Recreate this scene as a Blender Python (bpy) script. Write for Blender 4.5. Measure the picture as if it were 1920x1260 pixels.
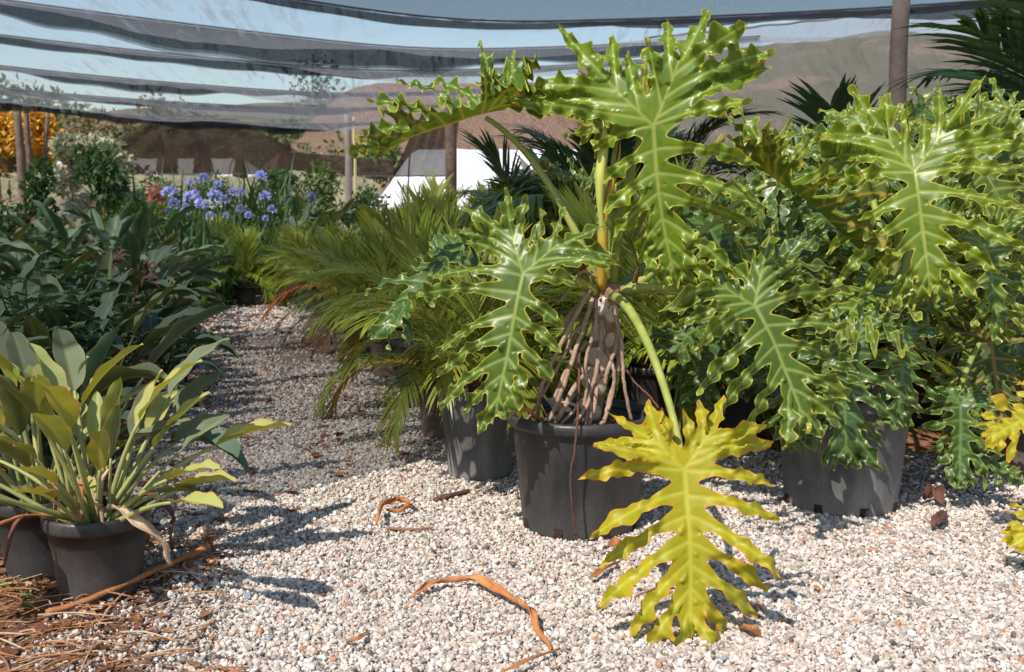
import bpy, math, random
import numpy as np
from mathutils import Vector, Matrix, noise
rad = math.radians
scene = bpy.context.scene
for o in list(bpy.data.objects):
    bpy.data.objects.remove(o)

# ---------------------------------------------------------------- camera
CAM_H = 1.28
FPX = 1867.0                       # focal length in pixels of the 1920 px photograph (35 mm lens)
PITCH = math.atan(240 / FPX)
cam_d = bpy.data.cameras.new('camera')
cam = bpy.data.objects.new('camera', cam_d)
scene.collection.objects.link(cam)
cam.location = (0, 0, CAM_H)
cam.rotation_euler = (math.pi / 2 - PITCH, 0, 0)
cam_d.sensor_width = 36
cam_d.lens = 35
cam_d.clip_end = 2000
cam_d.dof.use_dof = True
cam_d.dof.focus_distance = 3.8
cam_d.dof.aperture_fstop = 5.0
scene.camera = cam

# ---------------------------------------------------------------- light
TO_SUN = Vector((-0.37, -0.54, 0.78)).normalized()
world = bpy.data.worlds.new('World')
scene.world = world
world.use_nodes = True
wn = world.node_tree.nodes
sky = wn.new('ShaderNodeTexSky')
sky.sky_type = 'NISHITA'
sky.sun_disc = False
sky.sun_elevation = math.asin(TO_SUN.z)
sky.sun_rotation = math.atan2(TO_SUN.x, TO_SUN.y)
sky.air_density = 1.3
sky.dust_density = 0.8
sky.ozone_density = 2.2
wn['Background'].inputs['Strength'].default_value = 0.12
world.node_tree.links.new(sky.outputs[0], wn['Background'].inputs[0])
sd = bpy.data.lights.new('sun', 'SUN')
sd.energy = 4.6
sd.angle = rad(0.53)
sd.color = (1.0, 0.93, 0.83)
sun = bpy.data.objects.new('sun', sd)
sun.rotation_euler = TO_SUN.to_track_quat('Z', 'Y').to_euler()
sun.location = (-6, -4, 9)
scene.collection.objects.link(sun)
scene.view_settings.view_transform = 'Standard'
scene.view_settings.look = 'None'
scene.view_settings.exposure = 0.32
scene.view_settings.gamma = 1.0
scene.view_settings.use_curve_mapping = False
scene.render.engine = 'CYCLES'
scene.cycles.transparent_max_bounces = 24
scene.cycles.max_bounces = 8

# ---------------------------------------------------------------- helpers
C_, S_ = math.cos(PITCH), math.sin(PITCH)
def ray(px, py):
    a = (px - 960) / FPX; b = (630 - py) / FPX
    return Vector((a, C_ + b * S_, -S_ + b * C_))
def P(px, py, d):
    """a surveyed point: d metres ahead of the camera position"""
    r = ray(px, py)
    return Vector((0, 0, CAM_H)) + r * (d / r.y)
def G(px, py, z=0.0):
    r = ray(px, py)
    return Vector((0, 0, CAM_H)) + r * ((z - CAM_H) / r.z)

col = scene.collection
def link(o, parent=None):
    col.objects.link(o)
    if parent is not None:
        o.parent = parent
    return o
def mesh(name, verts, faces, mats, attrs=None, smooth=True, fmat=None):
    me = bpy.data.meshes.new(name)
    me.from_pydata([tuple(v) for v in verts], [], faces)
    for m in (mats if isinstance(mats, (list, tuple)) else [mats]):
        me.materials.append(m)
    if attrs:
        for k, val in attrs.items():
            a = me.attributes.new(k, 'FLOAT', 'POINT')
            a.data.foreach_set('value', np.asarray(val, dtype=np.float32))
    if smooth:
        me.polygons.foreach_set('use_smooth', [True] * len(me.polygons))
    if fmat is not None:
        me.polygons.foreach_set('material_index', fmat)
    me.update()
    return me
def obj(name, me, parent=None, loc=None, rot=None, sc=None):
    o = bpy.data.objects.new(name, me)
    if loc is not None: o.location = loc
    if rot is not None: o.rotation_euler = rot
    if sc is not None: o.scale = (sc,) * 3 if isinstance(sc, (int, float)) else sc
    return link(o, parent)
def empty(name, loc=(0, 0, 0), rz=0.0):
    o = bpy.data.objects.new(name, None)
    o.empty_display_size = 0.1
    o.location = loc; o.rotation_euler = (0, 0, rz)
    return link(o)
def tag(o, label=None, cat=None, group=None, kind=None):
    if label: o['label'] = label
    if cat: o['category'] = cat
    if group: o['group'] = group
    if kind: o['kind'] = kind
    return o

class MB:
    """collects shapes into one mesh"""
    def __init__(s): s.v = []; s.f = []; s.m = []
    def add(s, v, f, m=0):
        n = len(s.v); s.v += [tuple(p) for p in v]
        s.f += [tuple(i + n for i in q) for q in f]; s.m += [m] * len(f)
    def mesh(s, name, mats, smooth=True, attrs=None):
        return mesh(name, s.v, s.f, mats, attrs, smooth, s.m)

def tube_geo(pts, radii, n=8, cap=True, squash=1.0):
    pts = [Vector(p) for p in pts]
    if isinstance(radii, (int, float)): radii = [radii] * len(pts)
    t0 = (pts[1] - pts[0]).normalized()
    up = Vector((0, 0, 1)) if abs(t0.z) < 0.9 else Vector((1, 0, 0))
    x = t0.cross(up).normalized()
    v = []; f = []
    for i, p in enumerate(pts):
        t = (pts[min(i + 1, len(pts) - 1)] - pts[max(i - 1, 0)]).normalized()
        x = (x - t * x.dot(t))
        x = x.normalized() if x.length > 1e-6 else t.orthogonal().normalized()
        y = t.cross(x)
        for k in range(n):
            a = 2 * math.pi * k / n
            v.append(p + (x * math.cos(a) + y * math.sin(a) * squash) * radii[i])
    for i in range(len(pts) - 1):
        for k in range(n):
            f.append((i * n + k, i * n + (k + 1) % n, (i + 1) * n + (k + 1) % n, (i + 1) * n + k))
    if cap:
        f.append(tuple(range(n - 1, -1, -1)))
        b = (len(pts) - 1) * n
        f.append(tuple(range(b, b + n)))
    return v, f
def bez(p0, p1, p2, p3, n):
    out = []
    for i in range(n + 1):
        t = i / n; u = 1 - t
        out.append(p0 * u ** 3 + p1 * (3 * u * u * t) + p2 * (3 * u * t * t) + p3 * t ** 3)
    return out
def spline(pts, n=6):
    pts = [Vector(p) for p in pts]
    q = [pts[0] * 2 - pts[1]] + pts + [pts[-1] * 2 - pts[-2]]
    out = []
    for i in range(1, len(q) - 2):
        for k in range(n):
            t = k / n
            a, b, c, d = q[i - 1], q[i], q[i + 1], q[i + 2]
            out.append(0.5 * ((2 * b) + (c - a) * t + (2 * a - 5 * b + 4 * c - d) * t * t + (3 * b - a - 3 * c + d) * t ** 3))
    out.append(pts[-1])
    return out
def lathe(prof, n=40):
    v = []; f = []
    for r, z in prof:
        for k in range(n):
            a = 2 * math.pi * k / n
            v.append((r * math.cos(a), r * math.sin(a), z))
    for i in range(len(prof) - 1):
        for k in range(n):
            f.append((i * n + k, i * n + (k + 1) % n, (i + 1) * n + (k + 1) % n, (i + 1) * n + k))
    return v, f
def box_geo(cx, cy, cz, sx, sy, sz):
    v = [(cx + a * sx / 2, cy + b * sy / 2, cz + c * sz / 2) for c in (-1, 1) for b in (-1, 1) for a in (-1, 1)]
    return v, [(0, 2, 3, 1), (4, 5, 7, 6), (0, 1, 5, 4), (1, 3, 7, 5), (3, 2, 6, 7), (2, 0, 4, 6)]
def sstep(x, a, b):
    t = np.clip((x - a) / (b - a), 0, 1)
    return t * t * (3 - 2 * t)

# ---------------------------------------------------------------- materials
class NT:
    def __init__(s, name):
        s.mat = bpy.data.materials.new(name)
        s.mat.use_nodes = True
        s.t = s.mat.node_tree
        s.t.nodes.clear()
        s.out = s.t.nodes.new('ShaderNodeOutputMaterial')
    def n(s, typ, inp=None, **kw):
        nd = s.t.nodes.new('ShaderNode' + typ)
        for k, v in kw.items(): setattr(nd, k, v)
        for k, v in (inp or {}).items():
            sock = nd.inputs[k]
            if isinstance(v, bpy.types.NodeSocket): s.t.links.new(v, sock)
            else: sock.default_value = v
        return nd
    def mix(s, f, a, b, mode='MIX'):
        nd = s.t.nodes.new('ShaderNodeMix'); nd.data_type = 'RGBA'; nd.blend_type = mode
        for k, v in ((0, f), (6, a), (7, b)):
            if isinstance(v, bpy.types.NodeSocket): s.t.links.new(v, nd.inputs[k])
            else: nd.inputs[k].default_value = (*v, 1) if isinstance(v, tuple) and len(v) == 3 else v
        return nd.outputs[2]
    def math(s, op, a, b=0.0, clamp=False):
        nd = s.t.nodes.new('ShaderNodeMath'); nd.operation = op; nd.use_clamp = clamp
        for k, v in ((0, a), (1, b)):
            if isinstance(v, bpy.types.NodeSocket): s.t.links.new(v, nd.inputs[k])
            else: nd.inputs[k].default_value = v
        return nd.outputs[0]
    def noise(s, scale, detail=4, rough=0.55, vec=None, dist=0.0):
        nd = s.n('TexNoise', {'Scale': scale, 'Detail': detail, 'Roughness': rough, 'Distortion': dist})
        if vec is None:
            vec = s.n('TexCoord').outputs['Object']
        s.t.links.new(vec, nd.inputs['Vector'])
        return nd.outputs['Fac']
    def ramp(s, fac, stops, interp='LINEAR'):
        nd = s.t.nodes.new('ShaderNodeValToRGB'); nd.color_ramp.interpolation = interp
        el = nd.color_ramp.elements
        while len(el) < len(stops): el.new(0.5)
        for e, (p, c) in zip(el, stops):
            e.position = p; e.color = (*c, 1) if len(c) == 3 else c
        s.t.links.new(fac, nd.inputs[0])
        return nd.outputs[0]
    def attr(s, name):
        return s.n('Attribute', attribute_name=name).outputs['Fac']
    def bump(s, h, strength=0.5, dist=0.01):
        return s.n('Bump', {'Height': h, 'Strength': strength, 'Distance': dist}).outputs[0]
    def princ(s, color, rough=0.6, normal=None, spec=0.5, **kw):
        inp = {'Base Color': color if not isinstance(color, tuple) or len(color) == 4 else (*color, 1), 'Roughness': rough, 'Specular IOR Level': spec}
        if normal is not None: inp['Normal'] = normal
        inp.update(kw)
        return s.n('BsdfPrincipled', inp).outputs[0]
    def done(s, sh):
        s.t.links.new(sh, s.out.inputs['Surface'])
        return s.mat

def simple(name, c1, c2, scale=8, rough=0.7, bump=0.3, bscale=None, spec=0.4, rnd=0.0):
    t = NT(name)
    f = t.noise(scale, 6, 0.6)
    c = t.mix(t.ramp(f, [(0.3, (0, 0, 0)), (0.7, (1, 1, 1))]), c1, c2)
    if rnd:
        r = t.n('ObjectInfo').outputs['Random']
        hs = t.n('HueSaturation', {'Value': t.math('ADD', t.math('MULTIPLY', r, rnd * 2), 1 - rnd), 'Color': c})
        c = hs.outputs[0]
    nb = t.bump(t.noise(bscale or scale * 4, 5, 0.6), bump, 0.01)
    return t.done(t.princ(c, rough, nb, spec))

def leafmat(name, front, front2, back, vein, edge, trans, tcol, rough=0.3, backvein=None, rnd=0.15, nscale=9.0, spec=0.5, coat=0.0, bump=0.15, spots=0.0, edgef=1.0):
    """two-sided leaf: glossy upper face, dull paler underside, pale veins, light passing through"""
    t = NT(name)
    f = t.noise(nscale, 5, 0.6)
    c = t.mix(t.ramp(f, [(0.32, (0, 0, 0)), (0.68, (1, 1, 1))]), front, front2)
    r = t.n('ObjectInfo').outputs['Random']
    c = t.n('HueSaturation', {'Value': t.math('ADD', t.math('MULTIPLY', r, rnd * 2), 1 - rnd), 'Hue': t.math('ADD', t.math('MULTIPLY', r, 0.03), 0.485), 'Color': c}).outputs[0]
    if spots:
        sp = t.ramp(t.noise(nscale * 2.3, 6, 0.7), [(0.62, (0, 0, 0)), (0.70, (1, 1, 1))])
        c = t.mix(t.math('MULTIPLY', sp, spots), c, (0.20, 0.09, 0.03))
    v = t.attr('vein'); e = t.attr('edge')
    cf = t.mix(t.math('MULTIPLY', v, 0.62), c, vein)
    cf = t.mix(t.math('MULTIPLY', e, 0.9 * edgef), cf, edge)
    cb = t.mix(t.math('MULTIPLY', v, 0.9), back, backvein or vein)
    cb = t.mix(t.math('MULTIPLY', e, 0.7 * edgef), cb, edge)
    bf = t.n('NewGeometry').outputs['Backfacing']
    cc = t.mix(bf, cf, cb)
    rr = t.math('ADD', t.math('MULTIPLY', bf, 0.3), rough)
    nb = t.bump(t.noise(nscale * 6, 4, 0.6), bump, 0.004)
    sh = t.princ(cc, rr, nb, spec, **({'Coat Weight': coat, 'Coat Roughness': 0.2} if coat else {}))
    tc = t.mix(0.45, cc, tcol)
    tr = t.n('BsdfTranslucent', {'Color': tc}).outputs[0]
    m = t.n('MixShader', {0: trans, 1: sh, 2: tr}).outputs[0]
    return t.done(m)

M = {}
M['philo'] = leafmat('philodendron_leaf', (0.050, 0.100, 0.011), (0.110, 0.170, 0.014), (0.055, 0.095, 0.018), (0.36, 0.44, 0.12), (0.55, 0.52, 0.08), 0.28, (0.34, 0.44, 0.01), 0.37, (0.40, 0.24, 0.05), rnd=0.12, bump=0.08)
M['philo_dark'] = leafmat('philodendron_leaf_dark', (0.030, 0.074, 0.020), (0.055, 0.115, 0.020), (0.050, 0.085, 0.020), (0.20, 0.29, 0.08), (0.32, 0.36, 0.06), 0.20, (0.18, 0.30, 0.02), 0.36, (0.34, 0.22, 0.05), rnd=0.12, bump=0.08)  # darker copy: shade on back and hanging leaves put into the colour
M['philo_bright'] = leafmat('philodendron_leaf_bright', (0.075, 0.135, 0.010), (0.175, 0.235, 0.014), (0.075, 0.110, 0.015), (0.46, 0.50, 0.12), (0.58, 0.54, 0.06), 0.32, (0.42, 0.48, 0.01), 0.36, (0.42, 0.26, 0.05), bump=0.08)  # lighter copy: full sun on the leaf put into the colour
M['philo_yellow'] = leafmat('philodendron_leaf_yellow', (0.26, 0.31, 0.012), (0.47, 0.42, 0.012), (0.30, 0.32, 0.02), (0.56, 0.53, 0.07), (0.62, 0.28, 0.03), 0.32, (0.56, 0.52, 0.01), 0.48, rnd=0.04, spots=0.12, spec=0.4, bump=0.1)
M['petiole'] = simple('philodendron_petiole', (0.20, 0.25, 0.055), (0.34, 0.36, 0.09), 14, 0.42, 0.15, 60)
M['petiole_dark'] = simple('philodendron_petiole_dark', (0.11, 0.17, 0.05), (0.18, 0.24, 0.06), 14, 0.42, 0.15, 60)
M['sheath'] = simple('yellow_sheath', (0.60, 0.44, 0.07), (0.50, 0.22, 0.03), 9, 0.5, 0.2, 50)
M['spear'] = simple('pale_spear', (0.55, 0.55, 0.14), (0.44, 0.48, 0.12), 9, 0.45, 0.1, 50)
M['root'] = simple('aerial_root', (0.42, 0.30, 0.235), (0.27, 0.16, 0.105), 26, 0.75, 0.5, 90)
M['trunk'] = simple('philodendron_trunk', (0.26, 0.145, 0.085), (0.40, 0.28, 0.20), 30, 0.8, 0.8, 70)
M['scar'] = simple('leaf_scar', (0.70, 0.61, 0.52), (0.58, 0.46, 0.37), 40, 0.8, 0.4, 120)
M['fibre'] = simple('brown_fibre', (0.23, 0.09, 0.035), (0.10, 0.04, 0.018), 40, 0.9, 0.6, 120)
def potmat(name, c, dust, dustf, rough=0.5):
    t = NT(name)
    tc = t.n('TexCoord').outputs['Object']
    z = t.n('SeparateXYZ', {0: tc}).outputs[2]
    mp = t.n('Mapping', {'Vector': tc, 'Scale': (1, 1, 0.35)}).outputs[0]
    n1 = t.noise(7, 7, 0.65, mp); n2 = t.noise(60, 4, 0.7)
    sp = t.ramp(t.noise(220, 2, 0.5), [(0.66, (0, 0, 0)), (0.74, (1, 1, 1))])
    low = t.math('SUBTRACT', 1.0, t.math('MULTIPLY', z, 4.5), True)     # splashed mud on the lower wall
    d = t.math('ADD', t.math('MULTIPLY', low, 0.55), t.math('MULTIPLY', t.ramp(n1, [(0.38, (0, 0, 0)), (0.72, (1, 1, 1))]), 0.75))
    d = t.math('MULTIPLY', t.math('MULTIPLY', d, t.math('ADD', n2, 0.45)), dustf, True)
    cc = t.mix(d, c, dust)
    cc = t.mix(t.math('MULTIPLY', sp, 0.35 * min(1, dustf * 1.4)), cc, (0.30, 0.29, 0.27))
    nb = t.bump(t.noise(45, 4, 0.6), 0.12, 0.01)
    return t.done(t.princ(cc, t.math('ADD', t.math('MULTIPLY', d, 0.4), rough), nb, 0.45))
M['pot'] = potmat('black_plastic', (0.020, 0.022, 0.026), (0.135, 0.115, 0.10), 0.48, 0.38)
M['pot_clean'] = potmat('black_plastic_clean', (0.018, 0.020, 0.025), (0.10, 0.095, 0.09), 0.35, 0.42)
M['pot_dusty'] = potmat('grey_dusty_plastic', (0.060, 0.062, 0.066), (0.26, 0.245, 0.235), 1.0, 0.6)
M['pot_brown'] = potmat('brown_dusty_plastic', (0.050, 0.040, 0.036), (0.21, 0.145, 0.11), 1.0, 0.6)
M['hole'] = simple('hole_dark', (0.012, 0.009, 0.007), (0.06, 0.03, 0.015), 60, 0.95, 0.3)
M['soil'] = simple('potting_soil', (0.045, 0.028, 0.018), (0.13, 0.075, 0.045), 45, 0.95, 1.0, 70)
M['palm'] = leafmat('date_palm_leaf', (0.150, 0.215, 0.024), (0.280, 0.315, 0.034), (0.230, 0.270, 0.055), (0.28, 0.32, 0.07), (0.3, 0.3, 0.08), 0.36, (0.46, 0.48, 0.03), 0.40, rnd=0.35, nscale=3, edgef=0.2)  # leaf colour raised to make up for sun lost under the cloth
M['palm_yellow'] = leafmat('date_palm_leaf_yellow', (0.26, 0.24, 0.025), (0.40, 0.28, 0.02), (0.28, 0.25, 0.04), (0.4, 0.3, 0.05), (0.4, 0.3, 0.08), 0.34, (0.5, 0.4, 0.02), 0.45, rnd=0.2, nscale=3, edgef=0.2)
M['palm_orange'] = leafmat('date_palm_leaf_orange', (0.50, 0.16, 0.02), (0.38, 0.10, 0.015), (0.40, 0.15, 0.03), (0.5, 0.2, 0.05), (0.4, 0.3, 0.08), 0.30, (0.6, 0.2, 0.02), 0.5, rnd=0.2, nscale=3, edgef=0.2)
M['palm_dead'] = leafmat('date_palm_leaf_dead', (0.17, 0.085, 0.045), (0.10, 0.05, 0.03), (0.16, 0.09, 0.05), (0.2, 0.1, 0.05), (0.2, 0.1, 0.08), 0.2, (0.3, 0.12, 0.04), 0.7, rnd=0.2, nscale=3, edgef=0.2)
M['kentia'] = leafmat('kentia_leaf', (0.022, 0.060, 0.022), (0.040, 0.090, 0.028), (0.050, 0.090, 0.045), (0.06, 0.11, 0.04), (0.1, 0.15, 0.05), 0.20, (0.10, 0.18, 0.03), 0.38, rnd=0.3, nscale=3, edgef=0.2)
M['strel'] = leafmat('strelitzia_leaf', (0.026, 0.070, 0.036), (0.046, 0.100, 0.044), (0.090, 0.145, 0.095), (0.17, 0.23, 0.12), (0.16, 0.20, 0.09), 0.16, (0.14, 0.22, 0.04), 0.42, rnd=0.35, nscale=6, edgef=0.7)  # leaf colour darkened to carry the shade of the left bed
M['strel_olive'] = leafmat('strelitzia_leaf_olive', (0.070, 0.100, 0.028), (0.120, 0.140, 0.030), (0.130, 0.165, 0.090), (0.22, 0.24, 0.10), (0.25, 0.2, 0.07), 0.18, (0.2, 0.24, 0.03), 0.42, rnd=0.3, nscale=6, edgef=0.7, spots=0.3)
M['strel_yellow'] = leafmat('strelitzia_leaf_yellow', (0.250, 0.285, 0.035), (0.40, 0.39, 0.050), (0.38, 0.41, 0.12), (0.50, 0.48, 0.15), (0.50, 0.27, 0.08), 0.26, (0.52, 0.46, 0.03), 0.42, rnd=0.2, nscale=5, spots=0.22)
M['strel_pale'] = leafmat('strelitzia_leaf_pale_green', (0.170, 0.225, 0.040), (0.27, 0.31, 0.05), (0.30, 0.35, 0.12), (0.42, 0.44, 0.15), (0.44, 0.30, 0.10), 0.24, (0.44, 0.44, 0.03), 0.42, rnd=0.2, nscale=5, spots=0.15)
M['stalk_pale'] = simple('strelitzia_stalk_pale', (0.22, 0.27, 0.10), (0.36, 0.34, 0.12), 9, 0.5, 0.1)
M['stalk'] = simple('strelitzia_stalk', (0.09, 0.13, 0.06), (0.15, 0.18, 0.08), 9, 0.5, 0.1, rnd=0.3)
M['dry'] = simple('dry_brown', (0.36, 0.19, 0.10), (0.22, 0.10, 0.045), 18, 0.8, 0.6, 80, rnd=0.25)
M['dry_orange'] = simple('dry_orange', (0.46, 0.20, 0.075), (0.30, 0.11, 0.035), 18, 0.65, 0.5, 80, rnd=0.2)
M['dry_pale'] = simple('dry_pale', (0.52, 0.40, 0.30), (0.38, 0.24, 0.14), 16, 0.8, 0.5, 80, rnd=0.15)
M['dry_dark'] = simple('dry_dark_red', (0.19, 0.075, 0.05), (0.09, 0.04, 0.03), 20, 0.8, 0.6, 80, rnd=0.25)
M['weed'] = leafmat('weed_leaf', (0.045, 0.120, 0.045), (0.075, 0.170, 0.060), (0.09, 0.16, 0.07), (0.12, 0.2, 0.09), (0.12, 0.2, 0.09), 0.25, (0.16, 0.30, 0.06), 0.5, rnd=0.3, edgef=0.2)
M['agap'] = leafmat('agapanthus_leaf', (0.035, 0.100, 0.028), (0.060, 0.145, 0.035), (0.07, 0.13, 0.05), (0.08, 0.15, 0.05), (0.1, 0.2, 0.05), 0.22, (0.14, 0.26, 0.03), 0.42, rnd=0.3, edgef=0.2)
M['bloom'] = simple('agapanthus_bloom', (0.34, 0.36, 0.74), (0.52, 0.56, 0.86), 30, 0.6, 0.0, rnd=0.25)
M['bloom_white'] = simple('agapanthus_bloom_white', (0.75, 0.76, 0.72), (0.6, 0.65, 0.55), 30, 0.6, 0.0, rnd=0.1)
M['wood'] = simple('weathered_post', (0.10, 0.062, 0.05), (0.20, 0.14, 0.11), 7, 0.9, 0.7, 30)
M['wood_grey'] = simple('grey_post', (0.17, 0.135, 0.12), (0.27, 0.225, 0.20), 7, 0.9, 0.7, 30)
M['yellow_wood'] = simple('pale_yellow_batten', (0.50, 0.42, 0.18), (0.6, 0.52, 0.3), 7, 0.8, 0.3)
M['cable'] = simple('steel_cable', (0.05, 0.05, 0.055), (0.09, 0.09, 0.095), 9, 0.5, 0.1)
M['white_film'] = simple('white_plastic_film', (0.80, 0.81, 0.83), (0.70, 0.71, 0.74), 2, 0.55, 0.4, 5)
def netmat(name, c, opac, trans=0.5, streak=0.12, folds=0.0):
    t = NT(name)
    tc = t.n('TexCoord').outputs['Object']
    mp = t.n('Mapping', {'Vector': tc, 'Scale': (6, 2, 1)}).outputs[0]
    a = t.math('ADD', t.math('MULTIPLY', t.noise(9, 5, 0.7, mp), streak * 2), opac - streak)
    if folds:                       # bunched, denser weave along diagonal creases
        rt = t.n('Mapping', {'Vector': tc, 'Rotation': (0, 0, 0.62), 'Scale': (5.0, 0.9, 1.0)}).outputs[0]
        cr = t.ramp(t.noise(2.2, 6, 0.62, rt, 0.4), [(0.50, (0, 0, 0)), (0.72, (1, 1, 1))])
        pt = t.ramp(t.noise(0.55, 3, 0.5, tc), [(0.40, (0, 0, 0)), (0.62, (1, 1, 1))])
        a = t.math('ADD', a, t.math('MULTIPLY', t.math('MULTIPLY', cr, pt), folds), True)
    d = t.n('BsdfDiffuse', {'Color': (*c, 1)}).outputs[0]
    tl = t.n('BsdfTranslucent', {'Color': (*c, 1)}).outputs[0]
    dd = t.n('MixShader', {0: trans, 1: d, 2: tl}).outputs[0]
    tp = t.n('BsdfTransparent', {'Color': (1, 1, 1, 1)}).outputs[0]
    return t.done(t.n('MixShader', {0: a, 1: tp, 2: dd}).outputs[0])
M['cloth'] = netmat('black_shade_cloth_hazed', (0.30, 0.305, 0.335), 0.25, 0.7, 0.07, 0.7)  # black threads lightened, the sunlit haze is put into the colour
M['cloth_dense'] = netmat('black_shade_cloth_dense', (0.034, 0.037, 0.046), 0.62)  # unseen near strips, made denser to darken the shade on the path
M['hem'] = netmat('black_shade_cloth_hem', (0.040, 0.044, 0.056), 0.52, 0.5, 0.10, 0.22)
M['net_grey'] = netmat('grey_side_net', (0.40, 0.375, 0.40), 0.46)
M['net_brown'] = netmat('brown_net', (0.07, 0.048, 0.038), 0.84)

# ================================================================ GROUND
def path_right(y): return float(np.interp(y, [0, 2.6, 4.5, 5.3, 6.2, 7.4, 10.4, 15, 22, 40], [9, 9, 9, 0.1, -0.45, -0.85, -1.85, -3.5, -6.0, -12.5]))
def path_left(y): return float(np.interp(y, [0, 2.6, 3.1, 3.7, 4.6, 7.6, 11.4, 27, 40], [-1.0, -0.98, -1.15, -1.35, -1.72, -2.7, -3.85, -9.0, -13.5]))

def ground_material():
    t = NT('nursery_ground')
    tc = t.n('TexCoord').outputs['Object']
    vor = t.n('TexVoronoi', {'Vector': tc, 'Scale': 42.0, 'Randomness': 1.0})
    cell = t.n('SeparateColor', {0: vor.outputs['Color']}).outputs[0]
    stones = t.ramp(cell, [(0.0, (0.20, 0.18, 0.165)), (0.3, (0.40, 0.37, 0.34)), (0.7, (0.55, 0.52, 0.485)), (0.93, (0.62, 0.60, 0.57)), (0.97, (0.38, 0.18, 0.10))])
    stones = t.mix(t.ramp(vor.outputs['Distance'], [(0.25, (0, 0, 0)), (0.62, (1, 1, 1))]), stones, (0.15, 0.105, 0.08))
    dirtn = t.noise(1.1, 6, 0.6, tc); fine = t.noise(38, 5, 0.7, tc)
    dirt = t.mix(fine, (0.20, 0.085, 0.040), (0.36, 0.18, 0.095))
    dirt = t.mix(t.ramp(t.noise(7, 6, 0.7, tc), [(0.45, (0, 0, 0)), (0.65, (1, 1, 1))]), dirt, (0.115, 0.055, 0.03))
    g = t.attr('gravel')
    gm = t.math('ADD', g, t.math('MULTIPLY', t.math('SUBTRACT', dirtn, 0.5), 0.9))
    gm = t.ramp(gm, [(0.42, (0, 0, 0)), (0.56, (1, 1, 1))])
    stones = t.mix(t.ramp(t.noise(2.6, 6, 0.65, tc), [(0.42, (0, 0, 0)), (0.62, (0.75, 0.75, 0.75))]), stones, (0.27, 0.185, 0.135))   # dusty patches
    c = t.mix(gm, dirt, stones)
    h = t.math('ADD', t.math('MULTIPLY', t.math('SUBTRACT', 1.0, vor.outputs['Distance']), 0.7), fine)
    return t.done(t.princ(c, 0.92, t.bump(h, 0.8, 0.02), 0.25))
M['ground'] = ground_material()
def build_ground():
    xs = np.unique(np.concatenate([np.linspace(-3.5, 4, 76), np.linspace(-24, 24, 97), np.linspace(-260, 260, 27)]))
    ys = np.unique(np.concatenate([np.linspace(-4, 2, 7), np.linspace(2, 9, 71), np.linspace(9, 40, 63), np.linspace(40, 420, 20)]))
    v = []; g = []
    for y in ys:
        for x in xs:
            z = 0.018 * noise.noise((x * 1.3, y * 1.3, 0.3)) if y < 25 and abs(x) < 12 else 0
            v.append((x, y, z - 0.004))
            l = path_left(y); r = path_right(y)
            d = min(x - l, r + 0.35 - x)
            g.append(max(0, min(1, 0.5 + d * 1.4)) if y < 30 else 0)
    nx = len(xs)
    f = [(j * nx + i, j * nx + i + 1, (j + 1) * nx + i + 1, (j + 1) * nx + i) for j in range(len(ys) - 1) for i in range(nx - 1)]
    tag(obj('ground', mesh('ground', v, f, M['ground'], {'gravel': g})), kind='structure')
build_ground()

def stones_material():
    t = NT('gravel_stone')
    r = t.n('ObjectInfo').outputs['Random']
    c = t.ramp(r, [(0.0, (0.54, 0.49, 0.445)), (0.16, (0.65, 0.615, 0.575)), (0.32, (0.44, 0.375, 0.32)), (0.46, (0.72, 0.69, 0.655)), (0.62, (0.32, 0.285, 0.26)), (0.70, (0.55, 0.445, 0.365)), (0.82, (0.20, 0.18, 0.165)), (0.87, (0.63, 0.54, 0.47)), (0.95, (0.46, 0.21, 0.12)), (0.975, (0.105, 0.095, 0.09)), (0.993, (0.25, 0.31, 0.40))], 'CONSTANT')
    f = t.noise(90, 5, 0.65)
    c = t.mix(t.math('MULTIPLY', f, 0.35), c, (0.36, 0.29, 0.24))
    return t.done(t.princ(c, 0.9, t.bump(f, 0.4, 0.003), 0.25))
M['stone'] = stones_material()

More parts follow.
